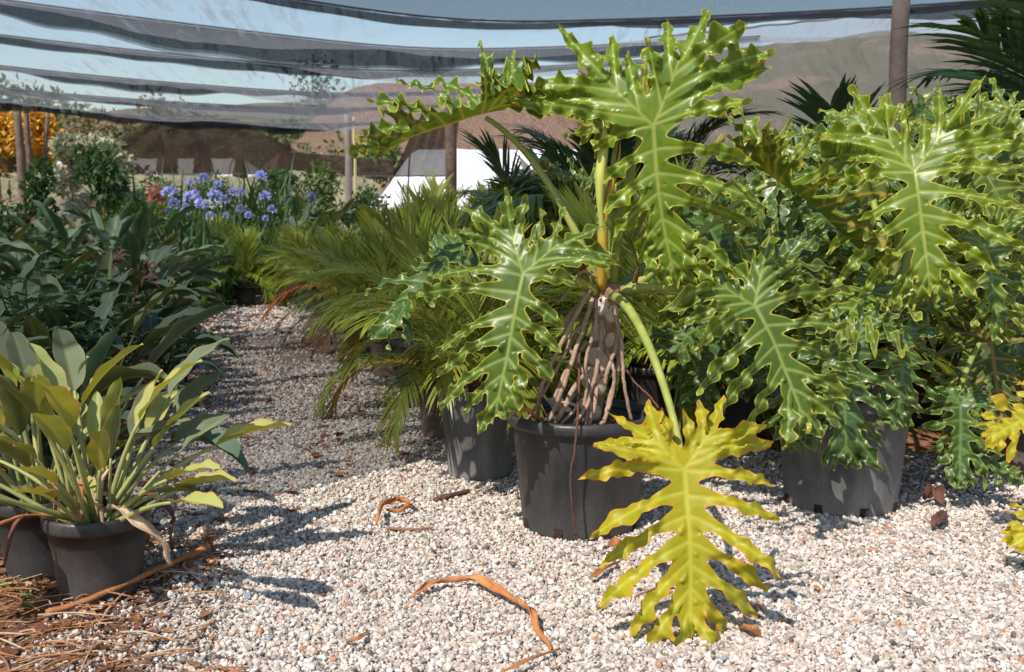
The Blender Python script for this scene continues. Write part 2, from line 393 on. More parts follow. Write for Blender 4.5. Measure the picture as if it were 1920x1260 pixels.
def build_gravel():
    rng = np.random.default_rng(4)
    protos = bpy.data.collections.new('gravel_stones')
    import bmesh
    for k in range(10):
        bm = bmesh.new()
        bmesh.ops.create_icosphere(bm, subdivisions=2, radius=1.0)
        random.seed(k)
        planes = [(Vector((random.gauss(0, 1), random.gauss(0, 1), random.gauss(0, 1))).normalized(), random.uniform(0.48, 0.80)) for _ in range(11)]
        sx, sy, sz = random.uniform(0.85, 1.2), random.uniform(0.7, 1.0), random.uniform(0.5, 0.8)
        for q in bm.verts:
            p = q.co.copy()
            for n_, d in planes:                      # chip the pebble into crushed-stone facets
                e = p.dot(n_) - d
                if e > 0: p -= n_ * e * 0.92
            q.co = Vector((p.x * sx, p.y * sy, p.z * sz))
        me = bpy.data.meshes.new('stone'); bm.to_mesh(me); bm.free()
        me.materials.append(M['stone'])
        me.polygons.foreach_set('use_smooth', [k % 5 == 0] * len(me.polygons))
        protos.objects.link(bpy.data.objects.new('stone', me))
    pts = []; sc = []
    def field(x0, x1, y0, y1, dens, r0, r1, zz):
        n = int((x1 - x0) * (y1 - y0) * dens)
        X = rng.uniform(x0, x1, n); Y = rng.uniform(y0, y1, n)
        R = np.exp(rng.normal(math.log(r0), 0.42, n)).clip(r0 * 0.45, r1)
        for x, y, r in zip(X, Y, R):
            if abs(x) > 0.56 * y + 0.15: continue
            l = path_left(y); rr = path_right(y)
            n1 = noise.noise((x * 1.6, y * 1.6, 1.7)) * 0.35 + noise.noise((x * 5, y * 5, 4.7)) * 0.18
            dl = x - l + n1; dr = rr + 0.3 - x + n1
            keep = min(1, max(0.0, dl * 2.4 + 0.6)) * min(1, max(0, dr * 2 + 0.5))
            bare = noise.noise((x * 0.9 + 7, y * 0.9, 2.2))
            if y > 4.3: keep *= max(0.16, min(1, 0.80 - (bare - 0.02) * 2.4))
            if rng.random() > keep: continue
            pts.append((x, y, 0.018 * noise.noise((x * 1.3, y * 1.3, 0.3)) + rng.uniform(-0.25, 0.75) * r * zz)); sc.append(r)
    field(-1.9, 2.1, 2.45, 3.4, 16000, 0.0066, 0.016, 1.0)
    field(-2.5, 2.6, 3.4, 4.6, 13500, 0.0067, 0.016, 1.0)
    field(-3.0, 3.2, 4.6, 6.5, 7000, 0.0078, 0.016, 1.0)
    field(-3.6, 0.6, 6.5, 10, 2800, 0.0105, 0.019, 1.0)
    field(-6.0, -1.2, 10, 16, 900, 0.016, 0.028, 1.0)
    field(-1.9, 2.1, 2.45, 3.6, 9000, 0.0042, 0.007, 0.6)          # fines between the stones
    field(-2.5, 2.6, 3.6, 5.2, 6000, 0.0045, 0.008, 0.6)
    me = mesh('gravel', pts, [], M['stone'], {'sc': sc}, smooth=False)
    o = obj('gravel', me)
    tag(o, 'pale crushed stone gravel covering the path between the beds', 'gravel', kind='stuff')
    ng = bpy.data.node_groups.new('scatter_stones', 'GeometryNodeTree')
    ng.interface.new_socket('Geometry', in_out='INPUT', socket_type='NodeSocketGeometry')
    ng.interface.new_socket('Geometry', in_out='OUTPUT', socket_type='NodeSocketGeometry')
    N = ng.nodes; L = ng.links
    gi = N.new('NodeGroupInput'); go = N.new('NodeGroupOutput')
    ci = N.new('GeometryNodeCollectionInfo'); ci.inputs['Collection'].default_value = protos
    ci.inputs['Separate Children'].default_value = True; ci.inputs['Reset Children'].default_value = True
    ip = N.new('GeometryNodeInstanceOnPoints'); ip.inputs['Pick Instance'].default_value = True
    ri = N.new('FunctionNodeRandomValue'); ri.data_type = 'FLOAT_VECTOR'
    ri.inputs[0].default_value = (-0.9, -0.9, 0); ri.inputs[1].default_value = (0.9, 0.9, 6.28)
    na = N.new('GeometryNodeInputNamedAttribute'); na.data_type = 'FLOAT'; na.inputs['Name'].default_value = 'sc'
    L.new(gi.outputs[0], ip.inputs['Points']); L.new(ci.outputs[0], ip.inputs['Instance'])
    L.new(ri.outputs[0], ip.inputs['Rotation']); L.new(na.outputs[0], ip.inputs['Scale'])
    L.new(ip.outputs[0], go.inputs[0])
    o.modifiers.new('scatter', 'NODES').node_group = ng
    return len(pts)
print('stones', build_gravel())

# ================================================================ TERRAIN BEHIND
def terrain(name, x0, x1, y0, y1, nx, ny, hf, mat):
    xs = np.linspace(x0, x1, nx); ys = np.linspace(y0, y1, ny)
    v = [(x, y, hf(x, y)) for y in ys for x in xs]
    f = [(j * nx + i, j * nx + i + 1, (j + 1) * nx + i + 1, (j + 1) * nx + i) for j in range(ny - 1) for i in range(nx - 1)]
    return tag(obj(name, mesh(name, v, f, mat)), kind='structure')
def scrub_material(name, earth, earth2, bush, bush2, sc, thr):
    t = NT(name)
    tc = t.n('TexCoord').outputs['Object']
    e = t.mix(t.noise(sc * 0.25, 6, 0.65, tc), earth, earth2)
    b = t.mix(t.noise(sc * 2.5, 5, 0.7, tc), bush, bush2)
    m = t.ramp(t.noise(sc, 9, 0.72, tc), [(thr, (0, 0, 0)), (thr + 0.06, (1, 1, 1))])
    c = t.mix(m, e, b)
    return t.done(t.princ(c, 0.95, t.bump(t.noise(sc * 1.5, 8, 0.7, tc), 1.0, 2.0), 0.1))
M['hill'] = scrub_material('scrub_hill', (0.20, 0.14, 0.095), (0.27, 0.17, 0.11), (0.080, 0.090, 0.045), (0.13, 0.13, 0.065), 0.13, 0.40)
M['earth'] = scrub_material('bare_earth_slope', (0.40, 0.255, 0.18), (0.48, 0.32, 0.235), (0.16, 0.17, 0.055), (0.28, 0.22, 0.09), 0.55, 0.63)
M['bank'] = scrub_material('dry_grass_bank', (0.72, 0.66, 0.36), (0.74, 0.65, 0.46), (0.50, 0.50, 0.18), (0.36, 0.35, 0.14), 1.6, 0.60)
def bump1(t): t = max(0.0, min(1.0, t)); return t * t * (3 - 2 * t)
def hill_h(x, y):
    # crest about 160 m away, highest right of the view, falling to the right and to the far left
    crest = float(np.interp(x / 160.0, [-1.2, -0.5, -0.25, 0.0, 0.10, 0.25, 0.33, 0.40, 0.46, 0.55, 0.8, 1.3], [9, 15, 18.5, 20.5, 24, 28.8, 29.2, 28.0, 26.2, 21, 14, 10]))
    k = bump1((y - 75) / 90.0)
    n_ = noise.fractal((x * 0.022, y * 0.022, 3.1), 1.0, 2.0, 4) * 3.0 + noise.noise((x * 0.2, y * 0.2, 0.5)) * 0.5
    return crest * k + n_ * k - 0.3
terrain('hill', -210, 230, 70, 230, 150, 60, hill_h, M['hill'])
def slope_h(x, y):
    k = bump1((y - 30) / 30.0)
    edge = bump1((x + 17) / 9.0) * (1 - bump1((x - 1) / 9.0))
    h = 8.6 * k * edge
    h = h * 0.82 + 0.18 * (round(h / 0.9) * 0.9)           # shallow terraces
    return h + noise.noise((x * 0.25, y * 0.25, 1.0)) * 0.35 * k - 0.2
terrain('earth_slope', -26, 30, 29, 66, 110, 80, slope_h, M['earth'])
def bank_h(x, y):
    k = 0.24 * bump1((y - 15.0) / 3.0) + 0.76 * bump1((y - 20.0) / 4.5)
    return (2.05 + 0.35 * noise.noise((x * 0.5, y * 0.5, 2.0)) + 0.12 * noise.noise((x * 2.5, y * 2.5, 5.0))) * k * bump1((-1.5 - x) / 3.0) - 0.05
terrain('grass_bank', -24, -1.5, 14.8, 29, 90, 58, bank_h, M['bank'])

# ================================================================ FOLIAGE CLOUDS, TREES, SHRUBS
M['bark'] = simple('tree_bark', (0.11, 0.075, 0.05), (0.20, 0.15, 0.11), 6, 0.9, 0.7, 20)
def simple_leaf(name, c1, c2, tc, trans=0.25, rough=0.5):
    return leafmat(name, c1, c2, c2, c2, c2, trans, tc, rough, rnd=0.1, nscale=1.2, edgef=0, bump=0.0)
M['lf_dark'] = simple_leaf('shrub_leaf_dark', (0.022, 0.060, 0.018), (0.055, 0.115, 0.028), (0.12, 0.20, 0.03))
M['lf_green'] = simple_leaf('tree_leaf_green', (0.060, 0.105, 0.028), (0.115, 0.160, 0.040), (0.22, 0.28, 0.04))
M['lf_olive'] = simple_leaf('tree_leaf_olive', (0.120, 0.135, 0.050), (0.190, 0.190, 0.070), (0.28, 0.28, 0.06))
M['lf_grey'] = simple_leaf('shrub_leaf_grey', (0.26, 0.28, 0.165), (0.40, 0.40, 0.26), (0.4, 0.4, 0.2))
M['lf_orange'] = simple_leaf('bougainvillea_orange', (0.58, 0.20, 0.03), (0.66, 0.40, 0.05), (0.8, 0.35, 0.02), 0.35)
M['lf_bright'] = simple_leaf('groundcover_bright', (0.085, 0.185, 0.020), (0.150, 0.270, 0.030), (0.3, 0.4, 0.03), 0.3)
M['lf_brown'] = simple_leaf('shrub_leaf_brown', (0.13, 0.085, 0.045), (0.20, 0.13, 0.065), (0.3, 0.17, 0.05), 0.2)
M['lf_red'] = simple_leaf('shrub_leaf_pink', (0.52, 0.22, 0.14), (0.62, 0.36, 0.26), (0.6, 0.25, 0.15), 0.3)
def cloud_geo(rng, blobs, n, size, asp=2.0, shell=0.55):
    v = []; f = []
    vol = np.array([b[1] * b[2] * b[3] for b in blobs]) ** 0.7
    vol /= vol.sum()
    for b, k in zip(blobs, (vol * n).astype(int)):
        c = Vector(b[0])
        for _ in range(k):
            d = Vector(rng.normal(size=3)).normalized()
            r = (shell + (1 - shell) * rng.random()) * (1 + 0.25 * noise.noise(d * 2.1 + c))
            p = c + Vector((d.x * b[1] * r, d.y * b[2] * r, d.z * b[3] * r))
            ax = (d * 0.5 + Vector(rng.normal(size=3)) * 0.7 + Vector((0, 0, -0.25))).normalized()
            s = size * rng.uniform(0.6, 1.4)
            bx = ax.cross(Vector(rng.normal(size=3))).normalized() * s / asp
            ax *= s
            m = p + ax * 0.5 + ax.cross(bx).normalized() * s * 0.12
            i = len(v)
            v += [p, m - bx * 0.5, p + ax, m + bx * 0.5]
            f.append((i, i + 1, i + 2, i + 3))
    return v, f
def zeros(me): return me
def foliage(name, parent, rng, blobs, n, size, mat, asp=2.0):
    v, f = cloud_geo(rng, blobs, n, size, asp)
    return obj(name, mesh(name, v, f, mat), parent)
def tree(name, label, cat, base, h, w, mat, seed, n=1400, size=0.22, blobs=7, trunk=0.12, group=None, low=0.35, th=None):
    rng = np.random.default_rng(seed); h -= base[2]
    t = empty(name, base)
    tag(t, label, cat, group)
    b = []
    for k in range(blobs):
        a = rng.uniform(0, 6.28); q = rng.uniform(0.1, 0.62)
        zc = h * rng.uniform(low, 0.84)
        tap = 1.0 - 0.55 * max(0, (zc / h - 0.5) * 2) ** 1.5
        b.append(((math.cos(a) * w * q * tap, math.sin(a) * w * q * tap, zc), w * rng.uniform(0.30, 0.5), w * rng.uniform(0.30, 0.5), h * rng.uniform(0.10, 0.2)))
    foliage('crown', t, rng, b, n, size, mat)
    m = MB()
    top = Vector((rng.uniform(-.1, .1) * w, 0, h * 0.72))
    m.add(*tube_geo(spline([(0, 0, -0.1), (w * 0.05, 0, h * 0.3), top], 4), [trunk * (1 - 0.07 * i) for i in range(9)], 8))
    for c in b[:5]:
        m.add(*tube_geo(spline([(w * 0.03, 0, h * rng.uniform(0.25, 0.5)), Vector(c[0]) * 0.6 + Vector((0, 0, c[0][2] * 0.3)), c[0]], 3), [trunk * 0.45, trunk * .4, trunk * .35, trunk * 0.3, trunk * .25, trunk * .2, trunk * 0.12], 6))
    obj('trunk', m.mesh('trunk', M['bark']), t)
    return t
def gpos(px, d, z=0.0):
    p = P(px, 390, d)
    if 14.8 < d < 29 and p.x < -1.5: z += max(0.0, bank_h(p.x, d))
    return (p.x, d, z)
tree('oak_tree', 'dark spreading tree rising behind the far left roof posts', 'tree', gpos(10, 34), 6.3, 3.2, M['lf_green'], 1, 2600, 0.3, 9, 0.2)
tree('slender_tree', 'small dark tree seen under the cloth right of the spreading tree', 'tree', gpos(140, 38), 5.0, 1.2, M['lf_dark'], 2, 700, 0.25, 5, 0.08)
tree('eucalyptus_tree', 'tall thin eucalyptus with tufted open crown seen through the shade cloth', 'tree', gpos(600, 62), 11.6, 2.6, M['lf_dark'], 3, 420, 0.36, 9, 0.16, low=0.55)
tree('pepper_tree', 'round olive tree in front of the low hill', 'tree', gpos(325, 46), 6.3, 2.2, M['lf_olive'], 4, 1500, 0.3, 8)
tree('leafy_tree', 'yellow green tree behind the brown net panel', 'tree', gpos(420, 50), 5.9, 2.6, M['lf_olive'], 5, 1600, 0.3, 8)
tree('leafy_tree', 'bushy green tree beyond the greenhouse roof and net panel', 'tree', gpos(525, 48), 5.8, 2.4, M['lf_green'], 6, 1600, 0.3, 8)
tree('bougainvillea', 'tall orange flowering bougainvillea at the edge behind the roof posts', 'shrub', gpos(2, 24.5), 3.9, 0.95, M['lf_orange'], 7, 2400, 0.15, 11, 0.06, low=0.12)
tree('bougainvillea', 'orange flowering shrub just right of the twin roof posts', 'shrub', gpos(88, 25.5), 3.9, 0.7, M['lf_orange'], 8, 1100, 0.18, 7, 0.05, low=0.2)
tree('scrub_bush', 'brownish scrub bush behind the orange shrub', 'shrub', gpos(150, 29), 4.2, 1.9, M['lf_brown'], 9, 1700, 0.2, 9, 0.06, low=0.2)
tree('scrub_bush', 'olive scrub bush beside the brown net panel', 'shrub', gpos(225, 30), 4.4, 1.7, M['lf_olive'], 10, 1500, 0.2, 8, 0.06, low=0.2)
tree('grey_shrub', 'pale grey green shrub standing on the dry grass bank', 'shrub', gpos(135, 22.2), 2.9, 0.75, M['lf_grey'], 11, 1200, 0.16, 8, 0.03, low=0.3)
tree('grey_shrub', 'pale grey shrub beside the dark upright shrub', 'shrub', gpos(188, 22.8), 3.0, 0.7, M['lf_grey'], 12, 1100, 0.16, 8, 0.03, low=0.3)
tree('dark_shrub', 'upright dark green shrub in front of the net panel', 'shrub', gpos(195, 15.5), 2.42, 0.48, M['lf_dark'], 13, 1100, 0.13, 10, 0.03, low=0.12)
tree('dark_shrub', 'dark round shrub at the foot of the twin posts', 'shrub', gpos(68, 16.5), 2.2, 0.42, M['lf_dark'], 14, 900, 0.12, 8, 0.03, low=0.15)
tree('dark_shrub', 'low dark shrub at the left end of the bed', 'shrub', gpos(8, 14.5), 1.9, 0.5, M['lf_dark'], 15, 800, 0.12, 8, 0.03, low=0.15)
tree('sunlit_bush', 'bush on the bare earth slope beyond the white film tunnel', 'shrub', gpos(700, 33), 3.9, 1.4, M['lf_green'], 16, 1200, 0.2, 8, 0.05, low=0.2)
tree('sunlit_bush', 'grey green bush behind the post with the yellow batten', 'shrub', gpos(600, 31), 4.0, 1.2, M['lf_olive'], 17, 1200, 0.18, 8, 0.05, low=0.2)
tree('sunlit_bush', 'small bush on the earth slope above the white film', 'shrub', gpos(905, 34), 3.5, 0.8, M['lf_olive'], 18, 500, 0.18, 6, 0.04, low=0.3)
tree('sunlit_bush', 'small dark bush on the earth slope beside the dark post', 'shrub', gpos(868, 36), 3.6, 0.7, M['lf_green'], 19, 500, 0.18, 6, 0.04, low=0.3)
tree('groundcover_mound', 'bright green low mound of groundcover behind the strelitzia bed', 'shrub', gpos(238, 15.8), 1.60, 0.95, M['lf_bright'], 20, 2600, 0.07, 10, 0.02, low=0.5)
tree('hedge_bush', 'low dark bush on the bank behind the blue agapanthus', 'shrub', gpos(520, 20.6), 2.25, 0.75, M['lf_dark'], 41, 1500, 0.10, 9, 0.03, low=0.3)
tree('hedge_bush', 'low dark bush on the bank left of the yellow batten post', 'shrub', gpos(605, 20.3), 2.3, 0.8, M['lf_green'], 42, 1500, 0.10, 9, 0.03, low=0.3)
tree('hedge_bush', 'low dark bush at the foot of the yellow batten post', 'shrub', gpos(690, 19.6), 2.2, 0.7, M['lf_dark'], 43, 1300, 0.10, 9, 0.03, low=0.3)
tree('hedge_bush', 'low olive bush on the bank beside the bright green mound', 'shrub', gpos(290, 19.6), 1.95, 0.7, M['lf_dark'], 44, 1300, 0.10, 9, 0.03, low=0.3)
tree('hedge_bush', 'low dark bush behind the white agapanthus blooms', 'shrub', gpos(410, 19.8), 2.0, 0.8, M['lf_green'], 45, 1300, 0.10, 9, 0.03, low=0.3)
tree('pink_shrub', 'small pinkish flowering shrub at the foot of the grass bank', 'shrub', gpos(292, 17.5), 1.75, 0.28, M['lf_red'], 21, 500, 0.09, 6, 0.02, low=0.4)

M['fan'] = leafmat('fan_palm_leaf', (0.060, 0.085, 0.030), (0.11, 0.12, 0.045), (0.10, 0.10, 0.05), (0.1, 0.1, 0.05), (0.1, 0.1, 0.05), 0.2, (0.2, 0.2, 0.05), 0.5, rnd=0.2, edgef=0)
M['thatch'] = simple('dead_palm_skirt', (0.14, 0.085, 0.055), (0.08, 0.05, 0.035), 6, 0.95, 0.8, 30)
def fan_palm(base, h, seed, label, r=0.9):
    rng = np.random.default_rng(seed)
    t = empty('fan_palm', base); tag(t, label, 'palm', 'fan palms behind the net panel')
    m = MB(); m.add(*tube_geo([(0, 0, -0.1), (0, 0, h * 0.5), (0, 0, h)], [0.2, 0.17, 0.14], 8))
    obj('trunk', m.mesh('trunk', M['bark']), t)
    m = MB()
    for k in range(90):
        a = rng.uniform(0, 6.28); z = h * rng.uniform(0.45, 0.95); q = rng.uniform(0.2, 0.36)
        p0 = Vector((math.cos(a) * .15, math.sin(a) * .15, z)); p1 = Vector((math.cos(a) * q, math.sin(a) * q, z - rng.uniform(.5, .9)))
        s = Vector((-math.sin(a), math.cos(a), 0)) * 0.11
        m.add([p0 - s * .3, p0 + s * .3, p1 + s, p1 - s], [(0, 1, 2, 3)])
    obj('skirt', m.mesh('skirt', M['thatch']), t)
    m = MB()
    for k in range(22):
        a = rng.uniform(0, 6.28); e = rng.uniform(-0.5, 1.3)
        d = Vector((math.cos(a) * math.cos(e), math.sin(a) * math.cos(e), math.sin(e)))
        c = Vector((0, 0, h)) + d * r * 0.55
        s = Vector((-math.sin(a), math.cos(a), 0)); u = d.cross(s)
        for j in range(13):
            b = (j - 6) / 6 * 1.75
            q = (d * math.cos(b) + s * math.sin(b)); w = s.lerp(d, 0.5 - 0.5 * math.cos(b)) * 0.035
            e1 = c + q * r * 0.55 + Vector((0, 0, -0.1 * r))
            m.add([c, c + q * r * .3 - w, e1, c + q * r * .3 + w], [(0, 1, 2, 3)])
    obj('crown', m.mesh('crown', M['fan']), t)
fan_palm(gpos(318, 30), 3.5, 31, 'stout fan palm behind the net panel, nearer the dark upright shrub')
fan_palm(gpos(385, 31), 3.6, 32, 'fan palm in the middle behind the net panel')
fan_palm(gpos(452, 33), 3.3, 33, 'smaller fan palm near the sloping right edge of the net panel', 0.8)
fan_palm(gpos(540, 30), 3.3, 34, 'fan palm with a ragged dry skirt right of the net panel', 0.8)

# ================================================================ POSTS, TUNNELS, NETS
def post(name, px, d, w, top, mat, label, lean=0.0, shift=0.0, square=False):
    p = gpos(px, d); top -= p[2]
    m = MB()
    n = 4 if square else 10
    pts = [(lean * k / 6 + 0.008 * math.sin(k * 2.1), 0, -0.15 + (top + 0.15) * k / 6) for k in range(7)]
    m.add(*tube_geo(pts, [w / 2 * (1.08 - 0.02 * k) for k in range(7)], n))
    t = empty(name, p); tag(t, label, 'post')
    obj('shaft', m.mesh('shaft', mat, smooth=not square), t)
    v, f = tube_geo([(lean + pts[-1][0] - lean, 0, top - 0.14), (pts[-1][0], 0, top - 0.10)], w * 0.56, 10)
    obj('collar', mesh('collar', v, f, M['cable']), t)
    return t
post('roof_post', 1672, 9.8, 0.165, 3.42, M['wood_grey'], 'thick grey timber post standing inside the grey side net')
post('roof_post', 846, 17.0, 0.20, 3.3, M['wood'], 'dark reddish timber post in front of the white film tunnel')
post('roof_post', 655, 21.5, 0.15, 3.4, M['wood_grey'], 'weathered timber post next to a pale yellow batten')
post('roof_post', 44, 21.0, 0.16, 3.5, M['wood'], 'dark timber post by the orange bougainvillea, left of a pair')
post('roof_post', 60, 21.3, 0.11, 3.4, M['wood'], 'thinner reddish post close beside the dark post by the bougainvillea')
post('roof_post', 1092, 15.0, 0.18, 3.5, M['wood'], 'dark post behind the kentia palm')
post('leaning_prop', 70, 21.6, 0.08, 3.3, M['wood'], 'thin leaning prop beside the twin posts', 0.35)
post('batten', 667, 21.4, 0.055, 3.2, M['yellow_wood'], 'pale yellow batten beside a weathered timber post', square=True)
post('fence_stake', 2, 22.5, 0.05, 2.0, M['dry_dark'], 'thin rusty stake in front of the bougainvillea')
post('fence_stake', 20, 22.5, 0.045, 1.9, M['dry_dark'], 'second thin rusty stake, nearer the dark post')

M['grey_film'] = simple('dim_grey_film', (0.50, 0.48, 0.47), (0.42, 0.40, 0.39), 2, 0.7, 0.4, 5)  # white film greyed to keep the far tunnel dim behind the net
def tunnel(name, label, c, lx, ry, h, rot, mat, ribs=7):
    """a low film tunnel: arched film over hoops, with end walls"""
    t = empty(name, c, rot); tag(t, label, 'greenhouse')
    nx, na = ribs * 6 + 1, 14
    v = []; f = []
    for i in range(nx):
        x = -lx / 2 + lx * i / (nx - 1)
        sag = 0.03 * abs(math.sin(math.pi * i / 6))
        taper = min(1.0, 0.55 + 0.45 * bump1((lx / 2 - abs(x)) / 1.2))
        for k in range(na + 1):
            a = math.pi * k / na
            v.append((x, -math.cos(a) * ry, max(0, math.sin(a)) ** 0.8 * (h * taper - sag)))
    for i in range(nx - 1):
        for k in range(na):
            f.append((i * (na + 1) + k, (i + 1) * (na + 1) + k, (i + 1) * (na + 1) + k + 1, i * (na + 1) + k + 1))
    obj('film', mesh('film', v, f, mat), t)
    for e in (0, nx - 1):
        ring = [v[e * (na + 1) + k] for k in range(na + 1)]
        obj('end_wall', mesh('end_wall', ring, [tuple(range(na + 1))], mat, smooth=False), t)
    for r in range(ribs + 1):
        i = r * 6
        ring = [Vector(v[i * (na + 1) + k]) * 1.006 for k in range(na + 1)]
        vv, ff = tube_geo(ring, 0.018, 5)
        obj('hoop', mesh('hoop', vv, ff, M['cable']), t)
tunnel('film_tunnel', 'long low white film tunnel behind the dark timber post', (0.15, 23.0, 0), 6.8, 2.0, 2.62, 0.06, M['white_film'])
tunnel('film_tunnel', 'distant white film tunnel glimpsed through the brown net panel', (-13.6, 38.0, 1.8), 9.0, 1.2, 1.35, 0.0, M['grey_film'])

def net_panel(name, label, corners, mat, nx=40, ny=16, amp=0.05, seed=0, cat='net', wfreq=5):
    """corners: bottom-left, bottom-right, top-right, top-left"""
    a, b, c, d = [Vector(p) for p in corners]
    nrm = (b - a).cross(d - a).normalized()
    v = []; f = []
    for j in range(ny + 1):
        for i in range(nx + 1):
            s, t = i / nx, j / ny
            p = (a * (1 - s) + b * s) * (1 - t) + (d * (1 - s) + c * s) * t
            p = p + nrm * amp * (math.sin(s * wfreq * 6.28 + 1.3 * math.sin(t * 2 + seed)) * (0.4 + 0.6 * t) + noise.noise((s * 6, t * 4, seed)))
            v.append(p)
    for j in range(ny):
        for i in range(nx):
            q = j * (nx + 1) + i
            f.append((q, q + 1, q + nx + 2, q + nx + 1))
    t_ = empty(name, a); tag(t_, label, cat)
    o = obj('netting', mesh('netting', [p - a for p in v], f, mat), t_)
    for e0, e1 in ((0, nx), (ny * (nx + 1), ny * (nx + 1) + nx)):
        obj('edge_rope', mesh('edge_rope', *tube_geo([v[k] - a for k in range(e0, e1 + 1)], 0.012, 4), M['cable']), t_)
    return t_
net_panel('shade_net', 'dark brown shade net panel with sloping sides hung across the back', [P(110, 326, 27), P(640, 326, 27), P(440, 222, 27), P(285, 222, 27)], M['net_brown'], seed=2, amp=0.06)
net_panel('shade_net', 'low dark net strip between the net panel and the yellow batten post', [P(560, 330, 24.5), P(745, 330, 24.5), P(735, 300, 24.5), P(545, 285, 24.5)], M['net_brown'], seed=5, amp=0.04)
net_panel('net_drape', 'loose brown net drape hanging left of the dark timber post', [P(735, 330, 17.6), P(850, 330, 17.6), P(862, 215, 17.6), P(790, 215, 17.6)], M['net_brown'], seed=7, amp=0.07, nx=24)
net_panel('side_net', 'pale grey sheer side net hung along the timber post', [(1.7, 13.2, 0.4), (8.5, 9.4, 0.4), (8.5, 9.4, 3.55), (1.7, 13.2, 3.45)], M['net_grey'], 130, 16, 0.035, 3, wfreq=17)
# ================================================================ SHADE CLOTH ROOF
WIRES = [  # depth of the level part, bend x, slope left of the bend, z at bend, left z, right z
    (6.45, 1.9, 0.98, 3.42, 3.35, 3.55),
    (8.8, 0.9, 0.92, 3.30, 3.35, 3.50),
    (10.9, -0.6, 0.80, 3.22, 3.40, 3.50),
    (12.6, -1.2, 0.70, 3.20, 3.45, 3.55),
    (14.2, -2.0, 0.62, 3.15, 3.45, 3.60),
    (16.0, -2.8, 0.50, 3.05, 3.45, 3.60),
    (18.0, -3.6, 0.35, 3.02, 3.40, 3.5),
    (20.0, -4.0, 0.15, 2.92, 3.45, 3.5),
]
def wire(i, x):
    y0, xk, s, zk, zl, zr = WIRES[i]
    e = x - xk
    y = y0 + (s * e if e < 0 else -0.05 * e)
    if abs(e) < 1.0: y -= s * 0.25 * (1 - abs(e)) ** 2
    w = 7.0
    z = zk + (zl - zk) * min(1.4, (e / w) ** 2) if e < 0 else zk + (zr - zk) * min(1.4, (e / w) ** 2)
    return y, z
X0, X1 = -15.0, 8.6
XR = [9.0, 9.0, 7.0, 3.0, 2.0, 0.8, -0.8, -2.6]     # the roof's right-hand edge recedes to the left
CLOTHS = []
for i in range(len(WIRES) - 1):
    nx, ny = 190, 26
    v = []; f = []
    rngc = random.Random(i + 5)
    ph = rngc.uniform(0, 6)
    for a in range(nx + 1):
        xa = X0 + (XR[i] - X0) * a / nx; xb = X0 + (XR[i + 1] - X0) * a / nx; x = xa
        ya, za = wire(i, xa); yb, zb = wire(i + 1, xb)
        sag = (0.16 + 0.07 * math.sin(x * 0.55 + ph) + 0.05 * math.sin(x * 1.7 + ph * 2))
        if i == len(WIRES) - 2: sag *= 0.75
        for b in range(ny + 1):
            t = b / ny
            ts = t ** 1.25
            z = za * (1 - t) + zb * t - sag * (4 * ts * (1 - ts)) ** 0.9
            # diagonal pleats running off the wires, strongest next to them
            pl = abs(2 * t - 1) ** 1.5
            u = x * 5.5 + t * 5.0 + 2.2 * noise.noise((x * 0.8, t * 2, i))
            z += 0.055 * pl * (abs(math.sin(u)) - 0.6) * (0.5 + noise.noise((x * 0.9, i * 3.1, 0.2)))
            z += 0.035 * noise.noise((x * 1.2, t * 3.0, i * 7.7))
            gap = 0.02 + max(0.0, noise.noise((x * 0.45, i * 5.3, 9.0)) - 0.32) * 0.9
            y = ya + (yb - ya) * t + (0.5 - t) * gap * 0.5
            v.append((xa + (xb - xa) * t, y, z))
    for a in range(nx):
        for b in range(ny):
            q = a * (ny + 1) + b
            f.append((q, q + ny + 1, q + ny + 2, q + 1))
    o = obj('shade_cloth', mesh('shade_cloth', v, f, M['cloth_dense' if i < 2 else 'cloth']))  # the unseen near strips get the denser cloth for the path shade
    tag(o, '%s strip of black shade cloth counted from the sunny gravel towards the dry grass bank' % ('first', 'second', 'third', 'fourth', 'fifth', 'sixth', 'last')[i], 'shade cloth', 'overhead strips of shade cloth')
    CLOTHS.append(o)
# each strip ends in a doubled hem that hangs below its cable
for i in range(1, len(WIRES)):
    nx, ny = 230, 9
    v = []; f = []
    for layer in range(3):
        b0 = len(v)
        for a in range(nx + 1):
            x = X0 + (XR[i] - X0) * a / nx
            y, z = wire(i, x)
            drop = (0, 1.7, 0.35, 1.25, 0.45, 1.0, 0.6, 1.5)[i] * (0.13 + 0.20 * noise.noise((x * 0.30, i * 4.4, 0.7)) + 0.06 * noise.noise((x * 1.5, i * 2.4, 3.7))) * (1 - 0.12 * layer)
            drop = max(0.025, drop * bump1((XR[i] - x) / 2.5))
            for b in range(ny + 1):
                t = b / ny
                u = x * 7.0 + 2.5 * noise.noise((x * 0.9, t, i + layer)) - t * 2.0
                yy = y + 0.03 * layer + 0.10 * math.sin(t * 3.14) * (1 if layer == 0 else -1) * 0.5 + 0.018 * math.sin(u) * t + 0.10 * t
                v.append((x, yy, z - drop * t - 0.012 * abs(math.sin(u * .5)) * t))
        for a in range(nx):
            for b in range(ny):
                q = b0 + a * (ny + 1) + b
                f.append((q, q + ny + 1, q + ny + 2, q + 1))
    o = obj('cloth_hem', mesh('cloth_hem', v, f, M['hem']), CLOTHS[i - 1])
for i in range(len(WIRES)):
    pts = []
    for a in range(60):
        x = X0 + (XR[i] - X0) * a / 59
        y, z = wire(i, x); pts.append((x, y, z + 0.012))
    o = obj('roof_cable', mesh('roof_cable', *tube_geo(pts, 0.011, 5), M['cable']))
    tag(o, '%s roof cable under the shade cloth counted from the sunny gravel' % ('first', 'second', 'third', 'fourth', 'fifth', 'sixth', 'seventh', 'last')[i], 'cable', 'roof cables')

